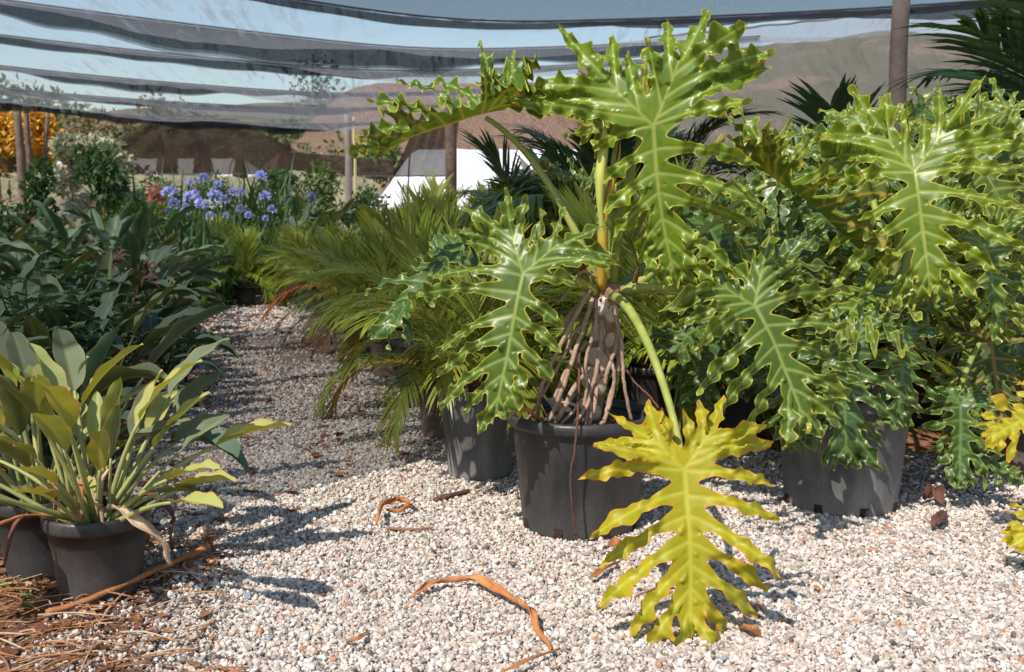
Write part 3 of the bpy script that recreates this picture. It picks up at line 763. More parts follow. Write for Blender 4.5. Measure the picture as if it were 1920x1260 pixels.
# ================================================================ SPLIT-LEAF PHILODENDRONS
def leaf_lobes(L, W, B, n, rng, asym=(1.0, 1.0)):
    """veins of one leaf in its own plane: u across, v along the midrib; returns list of (polyline, half width, kind, phase, teeth)"""
    out = []
    ml = []
    bow = rng.uniform(-0.03, 0.03) * L
    for k in range(13):
        t = k / 12
        ml.append((bow * math.sin(t * 3.14), L * t))
    out.append((np.array(ml), L * 0.055, 0, rng.uniform(0, 6), 3.5))
    def lobe(o, ang, ln, w, curl, teeth=None):
        p = np.array(o, float); pl = [p.copy()]
        m = 10
        for k in range(m):
            a = ang + curl * (k / m)
            p = p + np.array((math.sin(a), math.cos(a))) * ln / m
            pl.append(p.copy())
        out.append((np.array(pl), w, 1, rng.uniform(0, 6), teeth or max(1.6, ln / 0.080)))
    for s in (-1, 1):
        sp = L * 0.80 / (n - 1)
        for i in range(n):
            t = i / (n - 1)
            v0 = L * (0.01 + 0.80 * t) + rng.uniform(-.12, .12) * sp
            a = rad(94 - 58 * t ** 0.9 + rng.uniform(-5, 5))
            ln = W * (float(np.interp(t, [0, 0.25, 0.5, 0.8, 1], [1.0, 1.06, 0.95, 0.68, 0.42]))) * rng.uniform(0.86, 1.12) * asym[0 if s < 0 else 1]
            lobe((bow * math.sin(3.14 * v0 / L), v0), s * a, ln, sp * 0.40, -s * rad(rng.uniform(14, 34)))
        # basal vein with fingers on both sides
        ba = rad(rng.uniform(136, 150)); bl = B * 0.60
        bd = np.array((s * math.sin(ba), math.cos(ba)))
        lobe((0, 0), s * ba, B, B * 0.084, s * rad(rng.uniform(-10, 14)))
        for q, da, ln in ((0.10, -33, 0.88), (0.34, -36, 0.82), (0.60, -34, 0.60)):
            lobe(bd * bl * q, s * (ba + rad(da + rng.uniform(-6, 6))), B * ln * rng.uniform(.9, 1.1), B * 0.084, -s * rad(rng.uniform(5, 25)))
        for q, da, ln in ((0.22, 36, 0.52), (0.55, 33, 0.50)):
            lobe(bd * bl * q, s * (ba + rad(da + rng.uniform(-6, 6))), B * ln * rng.uniform(.9, 1.1), B * 0.072, s * rad(rng.uniform(0, 20)))
    return [l + (rng.uniform(-1, 1), rng.uniform(-1, 1)) for l in out]
def eval_leaf(lobes, U, V, thick=1.0):
    """signed distance to the blade margin and data of the nearest vein at points U,V"""
    n = U.size
    best = np.full(n, 9.0); vein = np.full(n, 9.0); bs = np.zeros(n); side = np.zeros(n); ph = np.zeros(n); dv = np.full(n, 9.0); kind = np.zeros(n); acc = np.zeros(n); aln = np.zeros(n)
    roll = np.zeros(n); lift = np.zeros(n)
    for pl, w0, kd, p0, teeth, rl, lf in lobes:
        seg = np.diff(pl, axis=0); sl = np.hypot(seg[:, 0], seg[:, 1]); tot = sl.sum(); cum = np.concatenate([[0], np.cumsum(sl)])
        D = np.full(n, 9.0); SS = np.zeros(n); SD = np.zeros(n)
        for k in range(len(seg)):
            dx = U - pl[k, 0]; dy = V - pl[k, 1]
            t = np.clip((dx * seg[k, 0] + dy * seg[k, 1]) / sl[k] ** 2, 0, 1)
            ex = dx - t * seg[k, 0]; ey = dy - t * seg[k, 1]
            d = np.hypot(ex, ey)
            m = d < D
            D = np.where(m, d, D); SS = np.where(m, (cum[k] + t * sl[k]) / tot, SS)
            SD = np.where(m, np.sign(seg[k, 0] * dy - seg[k, 1] * dx), SD)
        s = SS
        if kd == 0:
            w = w0 * (1.15 - 0.25 * s) * np.clip((1 - s) / 0.22, 0.0, 1) ** 0.7
        else:
            w = w0 * (1.20 - 0.60 * sstep(s, 0.08, 0.34) + 0.26 * sstep(s, 0.40, 0.66)) * np.clip((1 - s) / 0.34, 0.0, 1) ** 0.75
            w = w * thick
            q_ = 6.283 * teeth * s + p0 + SD * 1.3; tooth = np.sin(q_ + 0.6 * np.sin(q_)) + 0.35 * np.sin(2.3 * q_ + p0)
            w = w * (1 + (0.26 * tooth + 0.18 * np.sin(6.283 * teeth * 0.43 * s + 2 * p0 + SD)) * sstep(s, 0.22, 0.45))
        d = D - w
        acc += np.exp(-d / 0.006)
        m = d < best
        best = np.where(m, d, best); bs = np.where(m, s, bs); side = np.where(m, SD, side)
        ph = np.where(m, 6.283 * teeth * s + p0 + SD * 1.3, ph); dv = np.where(m, D, dv); kind = np.where(m, kd, kind); aln = np.where(m, tot, aln); roll = np.where(m, rl if kd else 0, roll); lift = np.where(m, lf if kd else 0, lift)
        vw = (0.0085 if kd == 0 else 0.0058) * (1 - 0.55 * s)
        vein = np.minimum(vein, D / vw)
    sdf = -0.006 * np.log(np.maximum(acc, 1e-12))
    return sdf, vein, bs, side, ph, dv, kind, aln, roll, lift
def leaf_geo(L, W, B, n=6, seed=0, res=0.0045, fold=0.15, ku=0.6, kv=0.4, kb=0.5, ruffle=0.018, twist=0.0, thick=1.0, droop=0.0, wild=1.0, asym=(1.0, 1.0)):
    rng = random.Random(seed)
    lobes = leaf_lobes(L, W, B, n, rng, asym)
    allp = np.concatenate([l[0] for l in lobes])
    u0, v0 = allp.min(0) - 0.05; u1, v1 = allp.max(0) + 0.05
    gu = np.arange(u0, u1, res); gv = np.arange(v0, v1, res)
    UU, VV = np.meshgrid(gu, gv)
    sd = eval_leaf(lobes, UU.ravel(), VV.ravel(), thick)[0].reshape(UU.shape)
    nv, nu = sd.shape
    ins = sd < 0
    verts = []; faces = []; idx = {}
    def node(j, i):
        k = (j, i)
        if k not in idx: idx[k] = len(verts); verts.append((gu[i], gv[j]))
        return idx[k]
    def cross(j0, i0, j1, i1):
        k = (j0, i0, j1, i1) if (j0, i0) < (j1, i1) else (j1, i1, j0, i0)
        if k not in idx:
            a, b = sd[k[0], k[1]], sd[k[2], k[3]]
            t = min(0.96, max(0.04, a / (a - b)))
            idx[k] = len(verts)
            verts.append((gu[k[1]] * (1 - t) + gu[k[3]] * t, gv[k[0]] * (1 - t) + gv[k[2]] * t))
        return idx[k]
    cnt = ins[:-1, :-1].astype(int) + ins[1:, :-1] + ins[:-1, 1:] + ins[1:, 1:]
    for j, i in zip(*np.nonzero(cnt)):
        cs = ((j, i), (j, i + 1), (j + 1, i + 1), (j + 1, i))
        if cnt[j, i] == 4:
            faces.append(tuple(node(*c) for c in cs)); continue
        poly = []
        for a in range(4):
            c, d = cs[a], cs[(a + 1) % 4]
            if ins[c]: poly.append(node(*c))
            if ins[c] != ins[d]: poly.append(cross(*c, *d))
        if len(poly) >= 3: faces.append(tuple(poly))
    A = np.array(verts); U, V = A[:, 0], A[:, 1]
    sdv, vein, bs, side, ph, dv, kind, aln, roll, lift = eval_leaf(lobes, U, V, thick)
    # relief: channelled lobes, sunken veins, ruffled margins
    edge = np.clip(1 + sdv / 0.026, 0, 1)
    out = sstep(bs, 0.12, 0.45)
    z = 0.15 * np.minimum(dv, 0.05) * (0.35 + 0.65 * out) - 0.0016 * np.clip(1 - vein / 2.0, 0, 1)
    z += wild * (0.85 * roll * side * dv * out + 0.28 * lift * aln * sstep(bs, 0.1, 1.0))     # every lobe tilts its own way
    z += ruffle * edge ** 1.5 * out * np.sin(ph + 1.2)
    z += -0.20 * np.where(kind == 1, aln, 0) * out * np.clip(bs - 0.35, 0, 1) ** 1.6 * (1 + 2.0 * droop)   # lobe tips hang
    z += 0.006 * np.sin(U * 23 + seed) * np.sin(V * 19 + seed * 1.7)
    z += rng.uniform(-1, 1) * 0.04 * U * np.sign(V)
    a = np.abs(U); sg = np.sign(U)
    ang = fold - ku * a
    x1 = sg * (np.sin(fold) - np.sin(ang)) / ku; z1 = (np.cos(ang) - np.cos(fold)) / ku
    x1 = x1 - sg * np.sin(ang) * z; z1 = z1 + np.cos(ang) * z
    k = np.where(V >= 0, kv, kb)
    av = np.abs(V); th = k * av
    y2 = np.sign(V) * np.sin(th) / k; z2 = -(1 - np.cos(th)) / k
    y3 = y2 + np.sign(V) * np.sin(th) * z1; z3 = z2 + np.cos(th) * z1
    pos = np.stack([x1, y3, z3], 1)
    attrs = {'vein': np.clip(1.35 - vein, 0, 1), 'edge': np.clip(1 + sdv / 0.0045, 0, 1)}
    return pos, faces, attrs
def frame(att, tip, nrm):
    y = (Vector(tip) - Vector(att)).normalized()
    z = Vector(nrm); z = (z - y * z.dot(y)).normalized()
    x = y.cross(z)
    m = Matrix((x, y, z)).transposed().to_4x4()
    m.translation = Vector(att)
    return m
LEAF_N = [0]
def philo_leaf(plant, apex, att, tip, nrm, L, W, B, mat='philo', petmat='petiole', seed=None, pet=(0.5, 0.3), rad0=0.017, res=0.005, label=None, pull=None, **kw):
    """leaf blade (part) with its petiole (sub-part); att/tip are (px,py,depth)"""
    LEAF_N[0] += 1
    seed = LEAF_N[0] if seed is None else seed
    A = P(*att) if len(att) == 3 and abs(att[0]) > 20 else Vector(att)
    T = P(*tip) if len(tip) == 3 and abs(tip[0]) > 20 else Vector(tip)
    pos, faces, attrs = leaf_geo(L, W, B, seed=seed, res=res, **kw)
    me = mesh('leaf', pos, faces, M[mat], attrs)
    o = bpy.data.objects.new('leaf', me)
    fm = frame(A, T, nrm)
    base = plant.location
    o.matrix_basis = Matrix.Translation(-base) @ fm
    link(o, plant)
    if label: o['label'] = label
    # petiole in the leaf's own coordinates
    inv = fm.inverted()
    ap = Vector(apex)
    d = A - ap
    c1 = ap + Vector((d.x * 0.18, d.y * 0.18, 0)) + Vector((0, 0, pet[0] * d.length))
    back = (fm.to_3x3() @ Vector((0, -0.75, -0.65))).normalized()
    c2 = A + back * pet[1] * d.length
    if pull is not None: c1 = c1 + Vector(pull)
    A2 = A - (fm.to_3x3() @ Vector((0, 0.004, 0.013)))          # the stalk joins the underside
    pts = bez(ap, c1, c2, A2, 22)
    rr = [rad0 * (1.35 - 0.75 * (i / 22) ** 0.6) for i in range(23)]
    v, f = tube_geo([inv @ p for p in pts], rr, 9)
    obj('petiole', mesh('petiole', v, f, M[petmat]), o)
    return o

def pot_parts(parent, rt, rb, h, mat, soil=True, n=44, holes=4, soil_z=0.86, loc=(0, 0, 0), hole_rot=0.5, rimw=0.022):
    k = (rt - rb) / h
    prof = [(0.001, 0.012), (rb - 0.03, 0.012), (rb - 0.012, 0.0), (rb - 0.002, 0.006), (rb, 0.02), (rb + k * h * 0.3, h * 0.3), (rb + k * h * 0.62, h * 0.62), (rb + k * h * 0.62 + 0.004, h * 0.64), (rb + k * h * 0.86, h * 0.86), (rb + k * h * 0.90, h - 0.045)]
    inner = [(rt - 0.008, h - 0.02), (rt - 0.018, h - 0.06), (rt - 0.03, h * 0.8), (rt - 0.04, h * 0.7)]
    v, f = lathe(prof + [(rt - 0.004, h - 0.04)] + inner, n)
    p = obj('pot', mesh('pot', v, f, mat), parent, loc)
    rp = [(rt - 0.006, h - 0.052), (rt + rimw * 0.75, h - 0.047), (rt + rimw, h - 0.036), (rt + rimw, h - 0.012), (rt + rimw * 0.7, h - 0.001), (rt + rimw * 0.2, h), (rt - 0.008, h - 0.006), (rt - 0.012, h - 0.03)]
    v, f = lathe(rp, n)
    obj('rim', mesh('rim', v, f, mat), p)
    for q in range(holes):
        a = hole_rot + 2 * math.pi * q / holes
        r = rb + k * 0.03
        v, f = box_geo(0, 0, 0, 0.012, 0.034, 0.036)
        o = obj('drainage_hole', mesh('drainage_hole', v, f, M['hole'], smooth=False), p, (math.cos(a) * (r - 0.003), math.sin(a) * (r - 0.003), 0.032), (0, 0, a))
    if soil:
        rs = rt - 0.03
        v = [(0, 0, h * soil_z + 0.02)]; f = []
        rng = random.Random(int(rt * 1000))
        rings = 7; m = 24
        for i in range(1, rings + 1):
            for q in range(m):
                a = 6.283 * q / m; r = rs * i / rings
                v.append((r * math.cos(a), r * math.sin(a), h * soil_z + 0.02 * (1 - i / rings) + rng.uniform(-.006, .008)))
        for q in range(m): f.append((0, 1 + q, 1 + (q + 1) % m))
        for i in range(rings - 1):
            for q in range(m):
                f.append((1 + i * m + q, 1 + (i + 1) * m + q, 1 + (i + 1) * m + (q + 1) % m, 1 + i * m + (q + 1) % m))
        obj('soil', mesh('soil', v, f, M['soil']), p)
    return p
def scar_mesh(rx, rz, seed):
    rng = random.Random(seed)
    m = 14; v = [(0.009, 0, 0)]; f = []
    for ring, (q, dx) in enumerate(((0.55, 0.0085), (0.92, 0.006), (1.05, -0.008))):
        for k in range(m):
            a = 6.283 * k / m
            rr = q * (1 + 0.08 * math.sin(2 * a + seed))
            v.append((dx, rx * rr * math.cos(a), rz * rr * math.sin(a)))
    for k in range(m): f.append((0, 1 + k, 1 + (k + 1) % m))
    for r in range(2):
        for k in range(m): f.append((1 + r * m + k, 1 + (r + 1) * m + k, 1 + (r + 1) * m + (k + 1) % m, 1 + r * m + (k + 1) % m))
    return mesh('leaf_scar', v, f, M['scar'])

# ---- the large philodendron in the middle
HP = Vector((0.275, 3.93, 0))
hero = empty('potted_philodendron', HP)
tag(hero, 'large split-leaf philodendron with bare scarred trunk in black pot beside the gravel path', 'potted plant')
pot_parts(hero, 0.275, 0.232, 0.475, M['pot'], holes=8, hole_rot=0.36, soil_z=0.88)
APEX = P(1138, 545, 3.93)
base_t = P(1105, 800, 3.95)
tp = spline([base_t - Vector((0, 0, 0.08)), base_t + Vector((0.012, 0, 0.12)), (base_t + APEX) / 2 + Vector((0.012, 0, 0.02)), APEX + Vector((0.0, 0, -0.03)), APEX + Vector((0.005, 0, 0.03))], 7)
trr = [float(np.interp(i / (len(tp) - 1), [0, 0.3, 0.6, 0.85, 1], [0.040, 0.042, 0.047, 0.054, 0.042])) for i in range(len(tp))]
tv, tf = tube_geo([p - HP for p in tp], trr, 18)
tv = [Vector(p) + Vector((noise.noise(Vector(p) * 22), noise.noise(Vector(p) * 22 + Vector((5, 0, 0))), 0)) * 0.010 for p in tv]
trunk = obj('trunk', mesh('trunk', tv, tf, M['trunk']), hero)
rs = random.Random(3)
def trunk_at(z):
    for i in range(len(tp) - 1):
        if tp[i].z <= z <= tp[i + 1].z: return tp[i], trr[i]
    return tp[-1], trr[-1]
zz = 0.47; k = 0
while zz < APEX.z - 0.05:
    c, r = trunk_at(zz)
    for j in range(2):
        a = -math.pi / 2 + (-0.62 if (k + j) % 2 else 0.45) + rs.uniform(-.25, .25) + (2.6 if j == 1 and k % 2 else 0)
        d = Vector((math.cos(a), math.sin(a), 0))
        o = obj('leaf_scar', scar_mesh(rs.uniform(.023, .031), rs.uniform(.028, .040), k * 3 + j), trunk, c - HP + d * r * 0.97 + Vector((0, 0, j * 0.025)), (0, 0, a))
        v, f = box_geo(0.008, 0, 0.004, 0.006, 0.006, 0.012)
        obj('hole', mesh('hole', v, f, M['hole']), hero, o.location, (0, 0, a)) if False else None
    zz += 0.052; k += 1
def aerial(pts, r0, r1, mat='root', seed=0):
    rng = random.Random(seed)
    sp = spline([P(*p) if abs(p[0]) > 20 else Vector(p) for p in pts], 7)
    sp = [p + Vector((rng.gauss(0, .0010), rng.gauss(0, .0010), rng.gauss(0, .0010))) for p in sp]
    rr = [0.80 * (r0 + (r1 - r0) * i / (len(sp) - 1)) * rng.uniform(0.94, 1.06) for i in range(len(sp))]
    v, f = tube_geo([p - HP for p in sp], rr, 8)
    return obj('aerial_root', mesh('aerial_root', v, f, M[mat]), hero)
aerial([(1112, 560, 3.84), (1085, 640, 3.78), (1058, 720, 3.74), (1030, 790, 3.74)], .012, .010, seed=21)
aerial([(1150, 580, 3.84), (1165, 640, 3.80), (1170, 720, 3.78), (1185, 790, 3.80)], .010, .008, seed=22)
aerial([(1092, 600, 3.86), (1050, 680, 3.80), (1000, 770, 3.80), (985, 790, 3.82)], .009, .007, seed=23)
aerial([(1105, 545, 3.86), (1070, 610, 3.80), (1030, 690, 3.78), (1012, 740, 3.78), (1010, 790, 3.82)], .0125, .0095, seed=1)
aerial([(1095, 560, 3.92), (1065, 600, 3.86), (1063, 640, 3.82), (1095, 700, 3.80), (1108, 740, 3.80)], .011, .009, seed=2)
aerial([(1110, 600, 3.84), (1075, 625, 3.80), (1062, 655, 3.80)], .008, .007, seed=3)
aerial([(1100, 640, 3.84), (1070, 680, 3.78), (1045, 735, 3.75), (1035, 752, 3.76)], .012, .010, seed=4)
aerial([(1105, 690, 3.84), (1075, 730, 3.76), (1052, 775, 3.74), (1040, 793, 3.76)], .0135, .012, seed=5)
aerial([(1118, 560, 3.84), (1117, 610, 3.80), (1098, 680, 3.78), (1100, 730, 3.78), (1088, 790, 3.76)], .0095, .0085, seed=6)
aerial([(1128, 600, 3.84), (1126, 650, 3.81), (1115, 710, 3.79), (1105, 740, 3.79), (1098, 795, 3.77)], .0125, .011, seed=7)
aerial([(1160, 600, 3.86), (1155, 650, 3.83), (1140, 690, 3.80), (1135, 720, 3.8)], .0125, .010, seed=8)
aerial([(1160, 640, 3.88), (1158, 700, 3.84), (1145, 740, 3.80), (1135, 785, 3.78), (1127, 795, 3.78)], .0125, .010, seed=9)
aerial([(1138, 655, 3.84), (1150, 690, 3.8), (1150, 730, 3.80), (1140, 770, 3.78)], .010, .009, seed=10)
aerial([(1085, 730, 3.82), (1060, 760, 3.76), (1040, 770, 3.75), (1055, 755, 3.74), (1080, 765, 3.74), (1050, 795, 3.76)], .008, .007, seed=11)
aerial([(1110, 720, 3.82), (1100, 760, 3.77), (1080, 790, 3.74), (1072, 800, 3.75)], .012, .011, seed=12)
aerial([(1120, 720, 3.80), (1115, 760, 3.77), (1105, 797, 3.75)], .011, .010, seed=13)
aerial([(1085, 640, 3.84), (1086, 700, 3.70), (1083, 780, 3.62), (1078, 840, 3.60), (1070, 890, 3.60), (1073, 950, 3.61), (1080, 1005, 3.63)], .006, .005, 'dry_dark', seed=14)
aerial([(1165, 670, 3.9), (1185, 710, 3.84), (1220, 745, 3.80), (1235, 765, 3.78)], .005, .004, 'dry_dark', seed=15)
aerial([(1118, 520, 3.9), (1090, 510, 3.86), (1070, 540, 3.86), (1045, 570, 3.88)], .008, .007, seed=16)
# fibre tufts and dry sheath pieces at the crown
m = MB()
for q in range(70):
    a = rs.uniform(0, 6.28); r = rs.uniform(0.02, 0.085)
    p = APEX - HP + Vector((math.cos(a) * r, math.sin(a) * r, rs.uniform(-.06, .02)))
    d = Vector((math.cos(a), math.sin(a), rs.uniform(-.8, 1.0))) * rs.uniform(0.02, 0.05)
    s = Vector((-math.sin(a), math.cos(a), 0)) * rs.uniform(0.002, 0.007)
    m.add([p - s, p + s, p + d], [(0, 1, 2)])
tag(obj('fibre_tuft', m.mesh('fibre_tuft', M['fibre']), hero), kind='stuff')
# young leaf spear and the yellow sheath below it
def spear(pts, rr, mat, name, flat=0.6):
    sp = spline([P(*p) for p in pts], 6)
    R_ = [float(np.interp(i / (len(sp) - 1), np.linspace(0, 1, len(rr)), rr)) for i in range(len(sp))]
    v, f = tube_geo([p - HP for p in sp], R_, 10, squash=flat)
    return obj(name, mesh(name, v, f, M[mat]), hero)
spear([(1128, 535, 3.90), (1130, 470, 3.84), (1134, 400, 3.80), (1150, 330, 3.80), (1160, 300, 3.8), (1163, 265, 3.80)], [.036, .036, .030, .021, .010, .002], 'sheath', 'dry_sheath')
spear([(1140, 520, 3.86), (1127, 400, 3.78), (1126, 330, 3.76), (1132, 275, 3.76), (1134, 245, 3.76), (1130, 225, 3.76)], [.016, .022, .036, .031, .013, .001], 'spear', 'leaf_spear')
spear([(1190, 530, 3.9), (1194, 512, 3.88), (1198, 500, 3.87)], [.012, .010, .002], 'fibre', 'dry_bract')
spear([(1090, 505, 3.84), (1100, 498, 3.82), (1108, 490, 3.82)], [.010, .009, .003], 'fibre', 'dry_bract')

def H(att, tip, nrm, L, W, B, start=(0, 0, 0), **kw):
    return philo_leaf(hero, APEX + Vector(start), att, tip, nrm, L, W, B, **kw)
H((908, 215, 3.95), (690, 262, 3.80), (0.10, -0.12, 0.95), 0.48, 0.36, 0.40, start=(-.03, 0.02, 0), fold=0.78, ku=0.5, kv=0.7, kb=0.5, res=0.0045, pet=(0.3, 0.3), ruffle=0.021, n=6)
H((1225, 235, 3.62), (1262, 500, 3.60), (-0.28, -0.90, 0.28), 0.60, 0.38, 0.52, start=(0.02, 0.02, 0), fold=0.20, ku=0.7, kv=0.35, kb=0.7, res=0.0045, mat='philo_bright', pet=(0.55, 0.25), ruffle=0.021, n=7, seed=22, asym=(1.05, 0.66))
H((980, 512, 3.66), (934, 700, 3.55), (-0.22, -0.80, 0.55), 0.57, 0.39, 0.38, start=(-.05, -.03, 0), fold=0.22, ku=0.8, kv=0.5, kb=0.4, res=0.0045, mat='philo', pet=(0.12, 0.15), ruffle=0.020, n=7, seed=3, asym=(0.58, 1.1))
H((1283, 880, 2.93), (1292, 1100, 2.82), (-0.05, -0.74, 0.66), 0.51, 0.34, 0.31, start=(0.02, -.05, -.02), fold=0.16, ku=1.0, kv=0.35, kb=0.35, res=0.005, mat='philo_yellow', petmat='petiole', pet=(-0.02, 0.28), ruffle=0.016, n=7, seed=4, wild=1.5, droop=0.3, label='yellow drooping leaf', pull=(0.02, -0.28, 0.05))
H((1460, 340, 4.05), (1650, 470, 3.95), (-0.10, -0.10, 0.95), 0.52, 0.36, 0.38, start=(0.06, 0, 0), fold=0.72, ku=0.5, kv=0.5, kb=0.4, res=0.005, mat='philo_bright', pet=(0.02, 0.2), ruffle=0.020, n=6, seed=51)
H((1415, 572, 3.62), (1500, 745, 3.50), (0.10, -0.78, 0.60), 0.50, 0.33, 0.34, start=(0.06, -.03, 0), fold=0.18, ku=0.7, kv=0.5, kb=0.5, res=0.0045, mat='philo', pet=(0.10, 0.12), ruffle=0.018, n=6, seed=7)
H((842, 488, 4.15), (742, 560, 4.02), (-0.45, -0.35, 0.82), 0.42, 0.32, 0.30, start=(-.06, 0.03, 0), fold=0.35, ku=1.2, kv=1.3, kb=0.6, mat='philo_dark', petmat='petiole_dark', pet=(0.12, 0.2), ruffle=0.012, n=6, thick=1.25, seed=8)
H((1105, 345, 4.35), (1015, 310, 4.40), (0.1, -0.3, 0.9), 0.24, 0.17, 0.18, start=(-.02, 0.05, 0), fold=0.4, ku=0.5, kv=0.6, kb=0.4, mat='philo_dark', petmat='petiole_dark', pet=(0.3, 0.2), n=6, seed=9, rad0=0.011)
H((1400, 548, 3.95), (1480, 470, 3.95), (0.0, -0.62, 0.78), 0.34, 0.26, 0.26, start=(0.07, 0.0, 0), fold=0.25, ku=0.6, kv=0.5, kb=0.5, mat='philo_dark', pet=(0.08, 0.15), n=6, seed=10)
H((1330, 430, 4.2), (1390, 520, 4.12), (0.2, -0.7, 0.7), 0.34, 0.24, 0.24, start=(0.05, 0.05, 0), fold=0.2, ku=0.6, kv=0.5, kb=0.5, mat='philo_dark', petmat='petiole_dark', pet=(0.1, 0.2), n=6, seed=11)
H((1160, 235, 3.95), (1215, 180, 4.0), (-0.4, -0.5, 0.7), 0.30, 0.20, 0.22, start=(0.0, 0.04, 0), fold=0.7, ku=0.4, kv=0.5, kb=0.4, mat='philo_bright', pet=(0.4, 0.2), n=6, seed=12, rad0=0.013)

# ---- philodendron in the wide pot, right of the yellow leaf
BP = Vector((1.43, 4.22, 0))
plb = empty('potted_philodendron', BP)
tag(plb, 'bushy split-leaf philodendron in wide dusty black pot with shaded leaves hanging over its rim', 'potted plant')
pot_parts(plb, 0.275, 0.235, 0.50, M['pot_dusty'], holes=8, hole_rot=0.10, soil_z=0.86)
BA = P(1668, 610, 4.30)
v, f = tube_geo([p - BP for p in spline([P(1610, 800, 4.25), P(1660, 730, 4.22), P(1692, 660, 4.22), P(1685, 610, 4.26), BA], 6)], [.045] * 10 + [.04] * 15, 12)
obj('trunk', mesh('trunk', v, f, M['trunk']), plb)
def Bq(att, tip, nrm, L, W, B, start=(0, 0, 0), plant=None, apex=None, **kw):
    kw.setdefault('res', 0.0058)
    return philo_leaf(plant or plb, (apex or BA) + Vector(start), att, tip, nrm, L, W, B, **kw)
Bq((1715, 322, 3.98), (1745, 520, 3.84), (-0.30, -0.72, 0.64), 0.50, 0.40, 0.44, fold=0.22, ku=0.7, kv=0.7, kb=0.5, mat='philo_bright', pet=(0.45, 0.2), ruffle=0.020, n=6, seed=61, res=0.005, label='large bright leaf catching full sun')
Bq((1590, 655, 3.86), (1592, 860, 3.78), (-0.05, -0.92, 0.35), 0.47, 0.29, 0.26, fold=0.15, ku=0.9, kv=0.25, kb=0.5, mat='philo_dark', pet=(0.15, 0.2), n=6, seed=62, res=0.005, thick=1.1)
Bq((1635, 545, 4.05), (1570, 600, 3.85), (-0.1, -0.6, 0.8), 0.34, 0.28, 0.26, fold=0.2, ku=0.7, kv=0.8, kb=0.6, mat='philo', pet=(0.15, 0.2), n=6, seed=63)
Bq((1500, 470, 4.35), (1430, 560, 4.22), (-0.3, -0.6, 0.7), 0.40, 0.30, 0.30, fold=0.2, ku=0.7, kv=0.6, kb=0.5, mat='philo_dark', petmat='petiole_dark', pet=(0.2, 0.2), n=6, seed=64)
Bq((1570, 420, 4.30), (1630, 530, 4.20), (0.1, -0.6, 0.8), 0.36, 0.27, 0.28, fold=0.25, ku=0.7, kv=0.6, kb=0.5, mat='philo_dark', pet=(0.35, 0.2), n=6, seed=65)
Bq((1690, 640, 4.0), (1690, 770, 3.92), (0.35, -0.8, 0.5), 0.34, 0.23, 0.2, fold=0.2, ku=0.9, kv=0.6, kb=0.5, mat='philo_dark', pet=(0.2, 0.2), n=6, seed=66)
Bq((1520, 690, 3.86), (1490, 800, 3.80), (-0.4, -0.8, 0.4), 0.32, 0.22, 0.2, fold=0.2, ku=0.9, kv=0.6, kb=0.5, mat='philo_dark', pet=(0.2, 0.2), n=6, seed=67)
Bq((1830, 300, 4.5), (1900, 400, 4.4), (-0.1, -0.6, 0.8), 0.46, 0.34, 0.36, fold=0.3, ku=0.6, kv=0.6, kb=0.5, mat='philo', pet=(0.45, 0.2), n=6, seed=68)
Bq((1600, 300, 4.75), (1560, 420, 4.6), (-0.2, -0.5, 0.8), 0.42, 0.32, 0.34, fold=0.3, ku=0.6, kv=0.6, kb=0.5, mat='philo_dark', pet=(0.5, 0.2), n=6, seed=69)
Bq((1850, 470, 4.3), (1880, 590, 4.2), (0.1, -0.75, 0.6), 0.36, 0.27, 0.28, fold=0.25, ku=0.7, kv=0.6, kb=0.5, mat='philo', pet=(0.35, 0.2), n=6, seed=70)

# ---- philodendron at the right edge of the gravel
CP = Vector((2.52, 4.85, 0))
plc = empty('potted_philodendron', CP)
tag(plc, 'philodendron with long arching stalks and small dark drooping leaves in a low brownish pot', 'potted plant')
pot_parts(plc, 0.26, 0.225, 0.36, M['pot_brown'], holes=4, soil_z=0.86)
CA = CP + Vector((-0.02, 0, 0.85))
v, f = tube_geo([p - CP for p in spline([CP + Vector((0.05, 0, 0.28)), CP + Vector((0.09, 0, 0.55)), CA], 6)], .05, 12)
obj('trunk', mesh('trunk', v, f, M['trunk']), plc)
def Cq(*a, **kw): return Bq(*a, plant=plc, apex=CA, **kw)
Cq((1800, 760, 4.15), (1800, 950, 4.05), (-0.1, -0.9, 0.35), 0.36, 0.17, 0.16, fold=0.3, ku=1.2, kv=0.4, kb=0.5, mat='philo_dark', petmat='petiole', pet=(0.15, 0.15), n=6, seed=71, ruffle=0.018)
Cq((1815, 790, 4.30), (1740, 730, 4.20), (-0.3, -0.6, 0.7), 0.28, 0.18, 0.18, fold=0.3, ku=0.9, kv=0.7, kb=0.5, mat='philo_dark', petmat='petiole', pet=(0.15, 0.15), n=6, seed=72)
Cq((1860, 640, 4.4), (1880, 800, 4.35), (0.2, 0.8, -0.4), 0.42, 0.28, 0.26, fold=0.2, ku=0.7, kv=0.4, kb=0.5, mat='philo_dark', petmat='petiole', pet=(0.2, 0.1), n=6, seed=73)
Cq((1950, 775, 3.75), (1830, 832, 3.65), (0.1, -0.72, 0.7), 0.26, 0.16, 0.16, fold=0.15, ku=0.7, kv=0.5, kb=0.5, mat='philo_yellow', pet=(0.1, 0.2), n=6, seed=74, label='small yellowing leaf')
Cq((1985, 965, 3.42), (1895, 1025, 3.36), (0.1, -0.7, 0.7), 0.22, 0.14, 0.14, fold=0.15, ku=0.7, kv=0.5, kb=0.5, mat='philo_yellow', pet=(0.1, 0.2), n=6, seed=75)
Cq((1905, 250, 4.7), (1870, 390, 4.6), (-0.25, -0.6, 0.7), 0.44, 0.32, 0.34, fold=0.3, ku=0.6, kv=0.6, kb=0.5, mat='philo', pet=(0.5, 0.2), n=6, seed=76)
